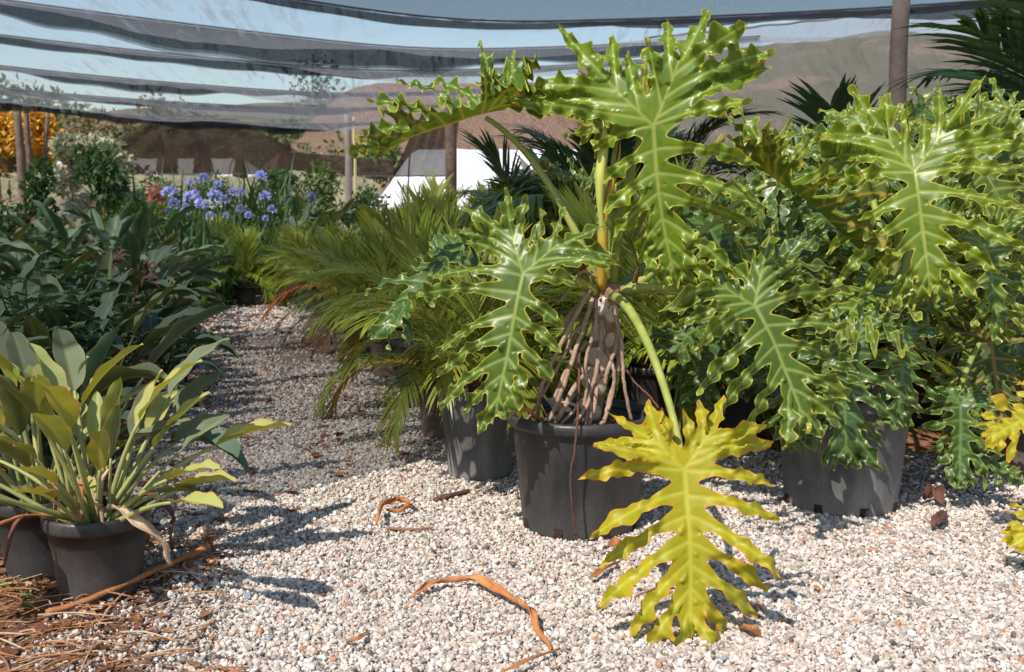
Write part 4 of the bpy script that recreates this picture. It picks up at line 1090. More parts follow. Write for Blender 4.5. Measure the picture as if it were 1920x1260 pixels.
Cq((1760, 560, 4.55), (1700, 620, 4.4), (-0.3, -0.6, 0.7), 0.30, 0.22, 0.22, fold=0.25, ku=0.8, kv=0.7, kb=0.5, mat='philo', pet=(0.25, 0.2), n=6, seed=77)
Cq((1820, 850, 4.2), (1880, 880, 4.1), (0.2, -0.75, 0.6), 0.22, 0.14, 0.14, fold=0.25, ku=1.2, kv=0.7, kb=0.5, mat='philo_dark', pet=(0.1, 0.2), n=6, seed=78)
Cq((1890, 560, 4.7), (1920, 690, 4.6), (0.2, -0.7, 0.6), 0.34, 0.25, 0.25, fold=0.25, ku=0.8, kv=0.6, kb=0.5, mat='philo_dark', pet=(0.25, 0.2), n=6, seed=79)

# ---- smaller philodendron in the shade behind
DP = Vector((1.12, 5.35, 0))
pld = empty('potted_philodendron', DP)
tag(pld, 'small dark-leaved philodendron in a plain black pot in the shade between the two large ones', 'potted plant')
pot_parts(pld, 0.24, 0.20, 0.42, M['pot_clean'], holes=0, soil_z=0.86)
DA = DP + Vector((-0.02, -0.02, 0.62))
v, f = tube_geo([p - DP for p in spline([DP + Vector((0, 0, 0.34)), DP + Vector((0.03, 0, 0.5)), DA], 6)], .035, 10)
obj('trunk', mesh('trunk', v, f, M['trunk']), pld)
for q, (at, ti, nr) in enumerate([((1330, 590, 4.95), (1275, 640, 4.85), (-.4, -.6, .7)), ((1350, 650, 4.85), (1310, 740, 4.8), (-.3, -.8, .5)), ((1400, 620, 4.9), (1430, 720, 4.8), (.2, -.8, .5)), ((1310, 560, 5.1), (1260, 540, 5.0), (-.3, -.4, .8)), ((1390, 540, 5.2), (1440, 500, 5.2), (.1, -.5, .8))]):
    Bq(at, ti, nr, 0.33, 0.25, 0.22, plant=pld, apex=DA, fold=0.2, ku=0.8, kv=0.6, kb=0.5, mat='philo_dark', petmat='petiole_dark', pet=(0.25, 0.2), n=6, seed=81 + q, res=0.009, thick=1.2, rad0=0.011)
# ---- philodendron deeper in the bed on the right
EP = Vector((2.45, 6.0, 0))
ple = empty('potted_philodendron', EP)
tag(ple, 'tall philodendron deeper in the bed on the right, its leaves under the kentia fronds', 'potted plant')
pot_parts(ple, 0.27, 0.23, 0.46, M['pot_clean'], holes=0, soil_z=0.86)
EA = EP + Vector((0.0, -0.02, 0.8))
v, f = tube_geo([p - EP for p in spline([EP + Vector((0, 0, 0.36)), EP + Vector((0.03, 0, 0.6)), EA], 6)], .05, 10)
obj('trunk', mesh('trunk', v, f, M['trunk']), ple)
for q, (at, ti, nr) in enumerate([((1620, 250, 5.6), (1590, 340, 5.5), (-.3, -.5, .8)), ((1760, 230, 5.8), (1800, 320, 5.7), (.1, -.5, .8)), ((1880, 340, 5.6), (1900, 460, 5.5), (.1, -.6, .7)), ((1500, 290, 5.7), (1440, 360, 5.6), (-.3, -.5, .8)), ((1740, 420, 5.6), (1740, 540, 5.5), (.1, -.7, .6)), ((1860, 440, 5.9), (1850, 560, 5.8), (.2, -.7, .5)), ((1480, 400, 5.6), (1450, 500, 5.5), (-.2, -.7, .6))]):
    Bq(at, ti, nr, 0.42, 0.30, 0.30, plant=ple, apex=EA, fold=0.25, ku=0.7, kv=0.6, kb=0.5, mat='philo_dark' if q else 'philo', petmat='petiole_dark', pet=(0.4, 0.2), n=6, seed=91 + q, res=0.010)

# ================================================================ PYGMY DATE PALMS
def frond_geo(L, elev, droop, nleaf, ll, lw, hang, rng, fold=0.6, seg=4, stalk=0.12, start=0.16, vee=0.55):
    """a feather frond growing from the origin towards +x: arching rachis, two ranks of narrow leaflets"""
    m = MB()
    N = 26; p = Vector((0, 0, 0)); pts = [p.copy()]; tang = []
    for k in range(N):
        a = elev - droop * ((k + 0.5) / N) ** 1.5
        t = Vector((math.cos(a), 0.06 * math.sin(k * 0.4 + L * 9), math.sin(a))).normalized()
        tang.append(t); p = p + t * L / N; pts.append(p.copy())
    tang.append(tang[-1])
    m.add(*tube_geo(pts, [0.0075 * (1 - 0.85 * k / N) * (1.9 if k < 3 else 1) for k in range(N + 1)], 5), 1)
    for side in (-1, 1):
        for i in range(nleaf):
            s = start + (1 - start) * (i + 0.5 * (side > 0) * 0.9 + rng.uniform(-.2, .2)) / nleaf
            s = min(0.995, s); k = min(N - 1, int(s * N)); fr = s * N - k
            o = pts[k].lerp(pts[k + 1], fr); t = tang[k]
            y = Vector((0, 1, 0)) * side; u = t.cross(y) * side if False else Vector((0, 0, 1)) - t * t.z
            u = u.normalized() if u.length > 1e-3 else Vector((0, 0, 1))
            ang = rad(58 - 36 * s + rng.uniform(-8, 8))
            d = (t * math.cos(ang) + (y * math.cos(vee) + u * math.sin(vee) * rng.uniform(0.4, 1.1)) * math.sin(ang)).normalized()
            ln = ll * (0.45 + 0.85 * math.sin(min(1, s * 1.02) * 2.5) ** 0.8) * rng.uniform(0.85, 1.12) * (0.6 if s > 0.93 else 1)
            w = d.cross(u); w = w.normalized() * lw * rng.uniform(0.85, 1.15)
            q = o.copy(); v = []; f = []
            for j in range(seg + 1):
                x = j / seg
                ww = w * (0.45 + 0.75 * math.sin(3.14 * min(1, x * 0.9 + 0.12)) if j < seg else 0.04)
                v += [q - ww * 0.5, q + ww * 0.5]
                d = (d + Vector((0, 0, -hang * (0.5 + x) / seg))).normalized()
                q = q + d * ln / seg
            for j in range(seg): f.append((2 * j, 2 * j + 1, 2 * j + 3, 2 * j + 2))
            m.add(v, f, 0)
    return m
rp = random.Random(11)
FR = []
for k in range(10):
    e = rad([84, 78, 70, 62, 52, 44, 36, 26, 14, 2][k])
    FR.append(frond_geo(0.84 + 0.02 * k, e, rad([32, 46, 70, 88, 100, 108, 110, 108, 100, 88][k]), 38, 0.215, 0.0115, [0.25, 0.35, 0.5, 0.7, 0.9, 1.0, 1.1, 1.1, 1.1, 1.1][k], rp))
FRM = [g.mesh('frond', [M['palm'], M['petiole_dark']]) for g in FR]
FRY = [FR[k].mesh('frond', [M['palm_yellow'], M['dry_orange']]) for k in (6, 7, 8, 9)]
FRO = [FR[k].mesh('frond', [M['palm_orange'], M['dry_orange']]) for k in (5, 7)]
FRD = [FR[k].mesh('frond', [M['palm_dead'], M['dry_dark']]) for k in (8, 9)]
# young spear fronds still closed, standing up stiffly
SPF = [frond_geo(0.62, rad(86), rad(14), 16, 0.30, 0.014, 0.08, rp, start=0.3, vee=0.2).mesh('frond', [M['palm'], M['petiole_dark']]) for _ in range(2)]
def make_stub(h=0.14, r=0.05):
    m = MB(); rg = random.Random(2)
    m.add(*tube_geo([(0, 0, 0), (0, 0, h * .6), (0, 0, h)], [r, r * 1.15, r * 0.6], 10))
    for k in range(26):
        a = rg.uniform(0, 6.28); z = h * rg.uniform(.1, .9)
        p = Vector((math.cos(a) * r, math.sin(a) * r, z)); s = Vector((-math.sin(a), math.cos(a), 0)) * 0.012
        m.add([p - s, p + s, p + Vector((math.cos(a) * .035, math.sin(a) * .035, .06))], [(0, 1, 2)])
    return m.mesh('stem', M['fibre'])
STUB = make_stub()
class _E: pass
def pot_mesh_cache(rt, rb, h, mat):
    t = empty('tmp'); pot_parts(t, rt, rb, h, mat, n=28, holes=0)
    pot = t.children[0]
    ms = (pot.data, [(c.name.split('.')[0], c.data) for c in pot.children])
    for o in list(pot.children) + [pot, t]: bpy.data.objects.remove(o)
    return ms, h
POTS = {'grey': pot_mesh_cache(0.185, 0.150, 0.44, M['pot_dusty']), 'brown': pot_mesh_cache(0.17, 0.145, 0.34, M['pot_brown']), 'black': pot_mesh_cache(0.165, 0.135, 0.36, M['pot_clean']),
        'small': pot_mesh_cache(0.14, 0.115, 0.285, M['pot_clean'])}
def put_pot(parent, kind):
    (pm, ch), h = POTS[kind]
    p = obj('pot', pm, parent)
    for n_, me in ch: obj(n_, me, p)
    return h
PALM_GROUP = 'potted date palms along the path'
def palm(x, y, kind, seed, label, sc=1.0, nf=20, low=9, orange=0, dead=0, yellow=1, group=PALM_GROUP, clear=False):
    rg = random.Random(seed)
    t = empty('potted_date_palm', (x, y, max(0, bank_h(x, y)) if y > 14.8 and x < -1.5 else 0), rg.uniform(0, 6.28)); tag(t, label, 'palm', group)
    h = put_pot(t, kind)
    z = h * 0.86
    obj('stem', STUB, t, (0, 0, z), sc=sc)
    for k in range(nf):
        q = k / (nf - 1)
        i = min(low, max(0, int(q * 9.2 + rg.uniform(-0.8, 0.8))))
        rz = k * 2.4 + rg.uniform(-.3, .3)
        if clear and i >= 5 and math.cos(t.rotation_euler.z + rz - 3.75) > 0.35: i = rg.choice((2, 3, 4))      # fronds trimmed on the path side
        me = FRM[i]
        if i >= 6 and k >= nf - yellow: me = rg.choice(FRY)
        obj('frond', me, t, (0, 0, z + 0.10 * sc * (1 - q * .5)), (rg.uniform(-.12, .12), rg.uniform(-.08, .08), rz), sc * rg.uniform(0.86, 1.12))
    for k in range(2):
        obj('frond', SPF[k], t, (0, 0, z + 0.1), (rg.uniform(-.12, .12), rg.uniform(-.25, .05), rg.uniform(0, 6.28)), sc * rg.uniform(.8, 1.1))
    for k in range(orange): obj('frond', FRO[k % 2], t, (0, 0, z + 0.08), (0, 0, -t.rotation_euler.z + 3.75 + 1.5 * k), sc * 1.3)
    for k in range(dead): obj('frond', FRD[k % 2], t, (0, 0, z + 0.04), (0, 0, -t.rotation_euler.z + 3.2 + 1.1 * k), sc * 1.05)
    return t
near = [(-0.16, 4.70, 'grey', 'date palm in tall grey dusty pot tucked beside the large philodendron pot', 0.86, 15),
        (-0.36, 5.52, 'brown', 'date palm with drooping fronds over a brown pot, next to the tall grey pot', 1.0, 20),
        (-0.58, 6.45, 'grey', 'date palm in grey pot set forward at the bend of the row', 0.98, 20),
        (-0.92, 7.55, 'brown', 'date palm in low brownish pot at the bend of the row', 0.96, 20)]
for q, (x, y, kd, lb, sc, nf) in enumerate(near):
    palm(x, y, kd, 100 + q, lb, sc, nf, low=[6, 8, 6, 7][q], yellow=2, clear=q in (0, 2, 3))
rowlab = 'yellow green date palm in small black pot in the path-side row'
q = 0
for (x, y) in [(-1.20, 8.5), (-1.44, 9.3), (-1.70, 10.1), (-1.96, 10.9), (-2.22, 11.7), (-2.5, 12.5), (-2.8, 13.3), (-3.12, 14.1)]:
    t = palm(x, y, 'small', 120 + q, rowlab if q != 1 else 'date palm in small black pot with a bright orange dying frond', 0.86, 18, 6, clear=True, orange=2 if q == 1 else 0, dead=2 if q in (1, 2) else 0, yellow=2, group=PALM_GROUP if q != 1 else None)
    q += 1
inlab = ['date palm in the second row, just behind the path-side palms', 'date palm in the third row back from the path', 'date palm in the last row, nearest the kentia palms']
for r, off in enumerate((0.85, 1.7, 2.6)):
    for (x, y) in [(-0.05, 6.0), (-0.36, 7.1), (-0.72, 8.2), (-1.1, 9.4), (-1.5, 10.7), (-1.9, 12.1), (-2.3, 13.6)]:
        if r == 0 and y < 6.5: off2 = 0.8
        elif r == 0: off2 = 1.0
        else: off2 = off
        xx = x + off2 + rp.uniform(-.12, .12); yy = y + 0.15 * r + rp.uniform(-.15, .15)
        if (xx - 1.12) ** 2 + (yy - 5.35) ** 2 < 0.2: continue
        palm(xx, yy, 'black', 150 + q, inlab[r], rp.uniform(1.15, 1.38), 20, yellow=1, group='date palms of row %d from the path' % (r + 2))
        q += 1
for (x, y, s) in [(1.75, 6.9, 1.15), (1.0, 6.6, 1.1), (2.3, 7.4, 1.2), (3.1, 6.6, 1.1), (3.3, 5.6, 1.0), (1.9, 5.6, 0.8)]:
    palm(x, y, 'black', 170 + q, 'date palm in the shade between the philodendrons and the kentia palms', s, 17, yellow=1, group='date palms behind the philodendrons'); q += 1

# ================================================================ KENTIA PALMS
KF = [frond_geo(1.15 + 0.1 * k, rad([82, 70, 60, 48, 36][k]), rad([40, 60, 75, 85, 80][k]), 22, 0.40, 0.030, [0.45, .6, .8, .9, 1.0][k], rp, start=0.28, vee=0.25) for k in range(5)]
KFM = [g.mesh('frond', [M['kentia'], M['petiole_dark']]) for g in KF]
def kentia(x, y, seed, label, sc=1.0, nf=14, h0=0.55):
    rg = random.Random(seed)
    t = empty('kentia_palm', (x, y, 0), rg.uniform(0, 6.28)); tag(t, label, 'palm', 'dark feather palms')
    h = put_pot(t, 'black')
    for s in range(3):
        a = s * 2.1
        bx, by = 0.06 * math.cos(a), 0.06 * math.sin(a)
        v, f = tube_geo(spline([(bx, by, h * .8), (bx * 1.8, by * 1.8, h + h0 * .5), (bx * 2.6, by * 2.6, h + h0)], 4), [.024] * 5 + [.018] * 4, 8)
        obj('stem', mesh('stem', v, f, M['petiole_dark']), t)
        for k in range(nf // 3):
            i = min(4, int(k / (nf // 3) * 5 + rg.uniform(0, .9)))
            obj('frond', KFM[i], t, (bx * 2.6, by * 2.6, h + h0 - 0.03), (rg.uniform(-.1, .1), rg.uniform(-.1, .1), a + k * 2.3 + rg.uniform(-.4, .4)), sc * rg.uniform(.85, 1.1))
    return t
kentia(0.75, 8.6, 1, 'dark kentia palm with arching fronds in front of the earth slope', 1.0, 18, 0.65)
kentia(0.25, 9.6, 2, 'dark kentia palm beside the white film tunnel', 0.85, 15, 0.6)
kentia(1.35, 9.3, 3, 'dark kentia palm behind the tallest philodendron leaf', 1.0, 15, 0.9)
kentia(3.95, 7.0, 4, 'tall kentia palm with broad dark fronds reaching the cloth on the right', 1.25, 21, 1.15)
kentia(2.75, 7.7, 5, 'kentia palm with one long frond arching in front of the side net', 1.0, 12, 0.6)
kentia(4.75, 8.0, 6, 'kentia palm close behind the thick grey post', 1.15, 18, 1.0)

# ================================================================ STRELITZIA (BIRD OF PARADISE)
def strel_leaf(pl, bl, bw, lean, bend, fold, rng, curl=0.0, roll=0.0, rp_=0.008):
    """petiole then paddle blade, leaning to +x; returns verts, faces, attrs, face material"""
    m = MB(); vein = []; edge = []
    N = 8; p = Vector((0, 0, 0)); pts = [p.copy()]; a = lean
    for k in range(N):
        a += bend / N * (k / N) * 1.2
        p = p + Vector((math.sin(a), 0, math.cos(a))) * pl / N; pts.append(p.copy())
    n0 = len(m.v)
    m.add(*tube_geo(pts, [rp_ * (1.5 - 0.8 * k / N) for k in range(N + 1)], 6), 1)
    vein += [0.6] * (len(m.v) - n0); edge += [0.0] * (len(m.v) - n0)
    nl, nw = 14, 8
    v = []; f = []
    q = pts[-1].copy(); aa = a
    tw = rng.uniform(-.5, .5)
    for i in range(nl + 1):
        s = i / nl
        w = bw * (math.sin(3.14159 * s ** 0.85) ** 0.62) * (1 - 0.15 * s) if 0 < s < 1 else 0.002
        t = Vector((math.sin(aa), 0, math.cos(aa)))
        nrm = Vector((-math.cos(aa), 0, math.sin(aa)))           # upper face looks back to the plant axis
        side = Vector((0, 1, 0))
        ct, st = math.cos(tw * s), math.sin(tw * s)
        side, nrm = side * ct + nrm * st, nrm * ct - side * st
        for j in range(nw + 1):
            u = (j / nw * 2 - 1)
            fa = fold + roll * abs(u)
            wob = 0.10 * bw * math.sin(s * 17 + (3 if u > 0 else 0)) * u * u
            v.append(q + side * (u * w * math.cos(fa)) + nrm * (abs(u) * w * math.sin(fa) + wob))
            vein.append(max(0.0, 1 - abs(u) * 7) if True else 0); edge.append(max(0.0, (abs(u) - 0.9) * 10))
        aa += (bend + curl) / nl * 0.8
        q = q + Vector((math.sin(aa), 0, math.cos(aa))) * bl / nl
    for i in range(nl):
        for j in range(nw):
            b = i * (nw + 1) + j
            f.append((b, b + 1, b + nw + 2, b + nw + 1))
    m.add(v, f, 0)
    return m, {'vein': vein, 'edge': edge}
rs2 = random.Random(21)
SLV = {}
specs = []
for k in range(12):
    specs.append(dict(pl=rs2.uniform(.48, .78), bl=rs2.uniform(.32, .46), bw=rs2.uniform(.055, .080), lean=rad(rs2.uniform(2, 40)), bend=rad(rs2.uniform(8, 70)), fold=rs2.uniform(.15, .75), curl=rad(rs2.uniform(-5, 45)), roll=rs2.uniform(-.1, .3)))
wide = [dict(pl=rs2.uniform(.30, .52), bl=rs2.uniform(.26, .36), bw=rs2.uniform(.048, .066), lean=rad(rs2.uniform(4, 52)), bend=rad(rs2.uniform(0, 45)), fold=rs2.uniform(.1, .6), curl=rad(rs2.uniform(-10, 25)), roll=rs2.uniform(-.1, .3), rp_=0.0085) for k in range(12)]
for nm, stalk in (('strel_pale', 'stalk_pale'), ('strel_yellow', 'stalk_pale'), ('strel_olive', 'stalk_pale')):
    SLV['wide_' + nm] = []
    for k, sp in enumerate(wide):
        g, at = strel_leaf(rng=random.Random(k + 50), **sp)
        SLV['wide_' + nm].append(g.mesh('leaf', [M[nm], M[stalk]], attrs=at))
for nm, stalk in (('strel', 'stalk'), ('strel_olive', 'stalk'), ('strel_pale', 'stalk_pale'), ('strel_yellow', 'stalk_pale')):
    SLV[nm] = []
    for k, sp in enumerate(specs):
        g, at = strel_leaf(rng=random.Random(k), **sp)
        SLV[nm].append(g.mesh('leaf', [M[nm], M[stalk]], attrs=at))
def strelitzia(x, y, seed, label, nl=16, sc=1.0, mats=('strel', 'strel', 'strel', 'strel_olive'), pot=None, group='strelitzias in the left bed', dead=1, z=0.0, name='strelitzia'):
    rg = random.Random(seed)
    t = empty(name, (x, y, z + (max(0, bank_h(x, y)) if y > 14.8 and x < -1.5 else 0)), rg.uniform(0, 6.28)); tag(t, label, 'plant', group)
    zb = -0.02
    if pot: zb = put_pot(t, pot) * 0.84
    for k in range(nl):
        i = rg.randrange(12)
        a = k * 2.4 + rg.uniform(-.4, .4); r = rg.uniform(0.0, 0.09)
        obj('leaf', SLV[rg.choice(mats)][i], t, (math.cos(a) * r, math.sin(a) * r, zb), (rg.uniform(-.12, .12), rg.uniform(-.18, .22), a), sc * rg.uniform(0.72, 1.1))
    for k in range(dead):
        a = rg.uniform(0, 6.28)
        obj('dry_flower', DRYF[rg.randrange(2)], t, (0, 0, zb), (0, rg.uniform(.0, .4), a), sc * rg.uniform(.8, 1.05))
    return t
def dry_flower(seed):
    rg = random.Random(seed); m = MB()
    pts = spline([(0, 0, 0), (.02, 0, .35), (.06, 0, .72)], 5)
    m.add(*tube_geo(pts, .0055, 5))
    o = pts[-1]
    for k in range(22):
        a = rg.uniform(0, 6.28); e = rg.uniform(-.9, .9)
        d = Vector((math.cos(a) * math.cos(e), math.sin(a) * math.cos(e), math.sin(e))) * rg.uniform(.06, .16)
        s = d.cross(Vector((0, 0, 1))).normalized() * .006
        m.add([o - s, o + s, o + d * .6 + s * .9 + Vector((0, 0, -.01)), o + d + Vector((0, 0, -.05)), o + d * .6 - s * .9], [(0, 1, 2, 3, 4)])
    return m.mesh('dry_flower', M['dry_dark'])
DRYF = [dry_flower(1), dry_flower(2)]
STL = 'blue green strelitzia deeper in the shaded left bed, behind the ones edging the gravel'
q = 0
for r, off in enumerate((0.42, 1.02, 1.65, 2.35, 3.1)):
    y = 4.05 + 0.3 * (r % 2)
    while y < 17.5:
        x = path_left(y) - off + rp.uniform(-.10, .10)
        if x > -0.56 * y - 0.5:
            strelitzia(x, y + rp.uniform(-.1, .1), 300 + q, STL if r else 'blue green strelitzia at the gravel edge of the shaded left bed', 15 if y < 9 else 12, rp.uniform(.92, 1.12) * float(np.interp(y, [5, 9, 14], [1.0, 1.22, 1.35])), dead=1 if rp.random() < .4 else 0, group='strelitzias deeper in the left bed' if r else 'strelitzias in the left bed')
            q += 1
        y += 0.72 if y < 9 else 0.95
# plants leaning over the path edge
for (x, y) in [(-2.30, 6.3), (-3.0, 8.4), (-3.3, 9.3)]:
    strelitzia(x, y, 600 + q, 'blue green strelitzia at the gravel edge of the shaded left bed', 9, 0.95, dead=0); q += 1
# the two potted strelitzias in the sun
FP = (-1.385, 3.22)
front = strelitzia(FP[0], FP[1], 77, 'yellowing strelitzia in a black pot beside dry stalks and leaf litter', 38, 0.92, ('wide_strel_yellow', 'wide_strel_pale', 'wide_strel_yellow', 'wide_strel_pale', 'wide_strel_olive'), None, None, 0, name='potted_strelitzia')
pot_parts(front, 0.158, 0.130, 0.285, M['pot'], holes=0, soil_z=0.84, rimw=0.012)
for c in front.children:
    if c.name.startswith('leaf'): c.location.z = 0.23
back2 = strelitzia(-1.66, 3.42, 78, 'pale green strelitzia in the half hidden pot behind the yellowing one', 20, 0.95, ('wide_strel_pale', 'wide_strel_olive', 'wide_strel_yellow'), None, None, 1, name='potted_strelitzia')
pot_parts(back2, 0.158, 0.130, 0.285, M['pot_clean'], holes=0, soil_z=0.84, rimw=0.012)
for c in back2.children:
    if c.name.startswith('leaf'): c.location.z = 0.23

# ================================================================ AGAPANTHUS
def strap_geo(ln, w, lean, bend, m, rz=0.0, seg=6):
    p = Vector((0, 0, 0)); a = lean; v = []; f = []
    c, s = math.cos(rz), math.sin(rz)
    side = Vector((-s, c, 0))
    for k in range(seg + 1):
        x = k / seg
        ww = w * (1 - x ** 3) * (0.7 + 0.3 * math.sin(3.14 * x)) + 0.001
        v += [p - side * ww / 2, p + side * ww / 2]
        a += bend / seg
        p = p + Vector((math.sin(a) * c, math.sin(a) * s, math.cos(a))) * ln / seg
    for k in range(seg): f.append((2 * k, 2 * k + 1, 2 * k + 3, 2 * k + 2))
    m.add(v, f)
def clump(seed, n, ln, w):
    rg = random.Random(seed); m = MB()
    for k in range(n):
        strap_geo(ln * rg.uniform(.6, 1.1), w * rg.uniform(.8, 1.2), rad(rg.uniform(0, 35)), rad(rg.uniform(10, 90)), m, rg.uniform(0, 6.28))
    me = m.mesh('leaf_clump', M['agap']); return me
CLM = [clump(k, 60, 1.1, .034) for k in range(3)]
def umbel(seed, mat):
    rg = random.Random(seed); m = MB()
    for k in range(40):
        a = rg.uniform(0, 6.28); e = rg.uniform(-.5, 1.4)
        d = Vector((math.cos(a) * math.cos(e), math.sin(a) * math.cos(e), math.sin(e)))
        s = d.orthogonal().normalized(); u = d.cross(s)
        o = d * .045; r = .075
        m.add([o, o + d * r * .5 + s * .016, o + d * r, o + d * r * .5 - s * .016], [(0, 1, 2, 3)])
        m.add([o, o + d * r * .5 + u * .016, o + d * r, o + d * r * .5 - u * .016], [(0, 1, 2, 3)])
    return m.mesh('bloom', mat)
UMB = [umbel(1, M['bloom']), umbel(2, M['bloom'])]; UMBW = umbel(3, M['bloom_white'])
STK = mesh('flower_stalk', *tube_geo(spline([(0, 0, 0), (.01, 0, .6), (.04, 0, 1.3)], 4), .008, 5), M['agap'])
def agapanthus(x, y, seed, nb, white=0, sc=1.0, label='blue flowering agapanthus in the far bed', group='agapanthus in the far bed'):
    rg = random.Random(seed)
    t = empty('agapanthus', (x, y, max(0, bank_h(x, y)) if y > 14.8 else 0), rg.uniform(0, 6)); tag(t, label, 'plant', group)
    c = obj('leaf_clump', CLM[seed % 3], t, sc=sc * 1.12); tag(c, kind='stuff')
    for k in range(nb):
        a = rg.uniform(0, 6.28)
        s = obj('flower_stalk', STK, t, (.12 * math.cos(a), .12 * math.sin(a), 0), (0, rg.uniform(0, .22), a), sc * rg.uniform(.82, 1.12))
        obj('bloom', UMBW if k < white else rg.choice(UMB), s, (.04, 0, 1.3), sc=rg.uniform(.6, .95))
    return t
k = 0
for (px, d, nb) in [(318, 15.5, 2), (345, 14.6, 3), (372, 15.2, 4), (400, 14.4, 4), (428, 15.6, 4), (458, 14.8, 2), (486, 15.4, 2), (515, 14.8, 3), (360, 17.0, 3), (405, 17.3, 4), (450, 17.2, 3), (500, 17.4, 2), (545, 16.6, 1), (575, 17, 0), (330, 13.4, 1), (372, 13.0, 1), (415, 13.2, 1), (300, 17.2, 0)]:
    x, y, _ = gpos(px, d)
    w = 2 if k in (3,) else 0
    if nb == 0: agapanthus(x, y, 40 + k, 0, label='agapanthus without flowers at the end of the far bed', group='agapanthus without flowers')
    elif w: agapanthus(x, y, 40 + k, nb + 1, w, 1.05, 'agapanthus with white blooms among the blue ones', None)
    else: agapanthus(x, y, 40 + k, max(1, nb - 1), 0, 1.05)
    k += 1
# low dark cycad-like palms between the agapanthus and the path-side row
for i, (px, d) in enumerate([(400, 16.5), (432, 15.2), (455, 14.0), (470, 13.2), (385, 18.0)]):
    x, y, _ = gpos(px + 14, d)
    palm(x - 0.2, y, 'small', 700 + i, 'low date palm at the far end of the path-side row', 0.82, 15, yellow=0, group='far end palms')

# tall leafy row closing the bed in front of the dry grass bank
for i, (px, d, s) in enumerate([(215, 18.6, 1.45), (255, 18.8, 1.4), (295, 18.4, 1.4), (335, 18.8, 1.45), (375, 18.5, 1.4), (415, 18.8, 1.4), (455, 18.4, 1.45), (495, 18.7, 1.5), (530, 18.5, 1.5)]):
    x, y, _ = gpos(px, d)
    agapanthus(x, y, 90 + i, 0, 0, s, 'tall strap-leaved clump closing the bed below the dry grass bank', 'strap-leaved clumps below the bank')
for i, (px, d, s) in enumerate([(560, 17.8, 1.5), (595, 17.4, 1.55), (630, 17.9, 1.5), (668, 17.2, 1.5), (705, 17.6, 1.45), (740, 16.4, 1.4), (545, 16.6, 1.4)]):
    x, y, _ = gpos(px, d)
    strelitzia(x, y, 800 + i, 'tall strelitzia behind the date palms near the yellow batten post', 12, s, ('strel', 'strel_olive'), None, 'tall strelitzias behind the date palms', 0)

# ================================================================ WEEDS IN THE LEFT BED
def weed(seed, h):
    rg = random.Random(seed); st = MB(); lf = MB()
    for s in range(7):
        a = rg.uniform(0, 6.28); le = rg.uniform(.1, .5)
        pts = spline([(0, 0, 0), (math.cos(a) * le * h * .3, math.sin(a) * le * h * .3, h * .5), (math.cos(a) * le * h, math.sin(a) * le * h, h * rg.uniform(.8, 1.0))], 5)
        st.add(*tube_geo(pts, .003, 4))
        for i in range(2, len(pts)):
            for j in range(3):
                b = rg.uniform(0, 6.28); d = Vector((math.cos(b), math.sin(b), rg.uniform(-.3, .4))).normalized() * rg.uniform(.045, .085)
                w = d.cross(Vector((0, 0, 1))).normalized() * d.length * .34
                o = pts[i]; up = Vector((0, 0, .006))
                lf.add([o, o + d * .45 + w + up, o + d + Vector((0, 0, -.012)), o + d * .45 - w + up, o + d * .5 - up], [(0, 4, 1), (4, 2, 1), (0, 3, 4), (4, 3, 2)])
    return st.mesh('stem', M['agap']), lf.mesh('foliage', M['weed'])
WD = [weed(k, .55) for k in range(3)]
for i, (px, py, d, s) in enumerate([(40, 480, 5.3, 1.7), (90, 520, 5.0, 1.5), (10, 560, 4.8, 1.4), (70, 600, 4.6, 1.2), (300, 600, 6.8, 1.0), (335, 590, 7.2, .9), (280, 640, 6.3, .9), (310, 560, 7.8, 1.1), (120, 450, 6.4, 1.8), (345, 575, 7.9, .8), (30, 430, 7.0, 2.0), (200, 520, 6.2, 1.4)]):
    x, y, _ = gpos(px, d)
    t = empty('leafy_weed', (x, y, 0), i * 1.3); tag(t, 'soft leafy weed growing between the strelitzias', 'weed', 'weeds in the left bed')
    tag(obj('stem', WD[i % 3][0], t, sc=s), kind='stuff'); tag(obj('foliage', WD[i % 3][1], t, sc=s), kind='stuff')
# tiny seedlings at the foot of the front pot
SEED = mesh('leaf', [(0, 0, .0), (.012, .010, .012), (.03, 0, .010), (.012, -.010, .012)], [(0, 1, 2, 3)], M['lf_bright'])
for i, (px, py) in enumerate([(8, 1080), (30, 1095), (10, 1105), (48, 1125), (22, 1118), (52, 1145)]):
    g = G(px, py); t = empty('seedling', g, i); tag(t, 'tiny bright green seedling on bare soil by the front pots', 'seedling', 'seedlings')
    for k in range(4): obj('leaf', SEED, t, (0, 0, .004), (0, -.2, k * 1.57 + i), 1.1)

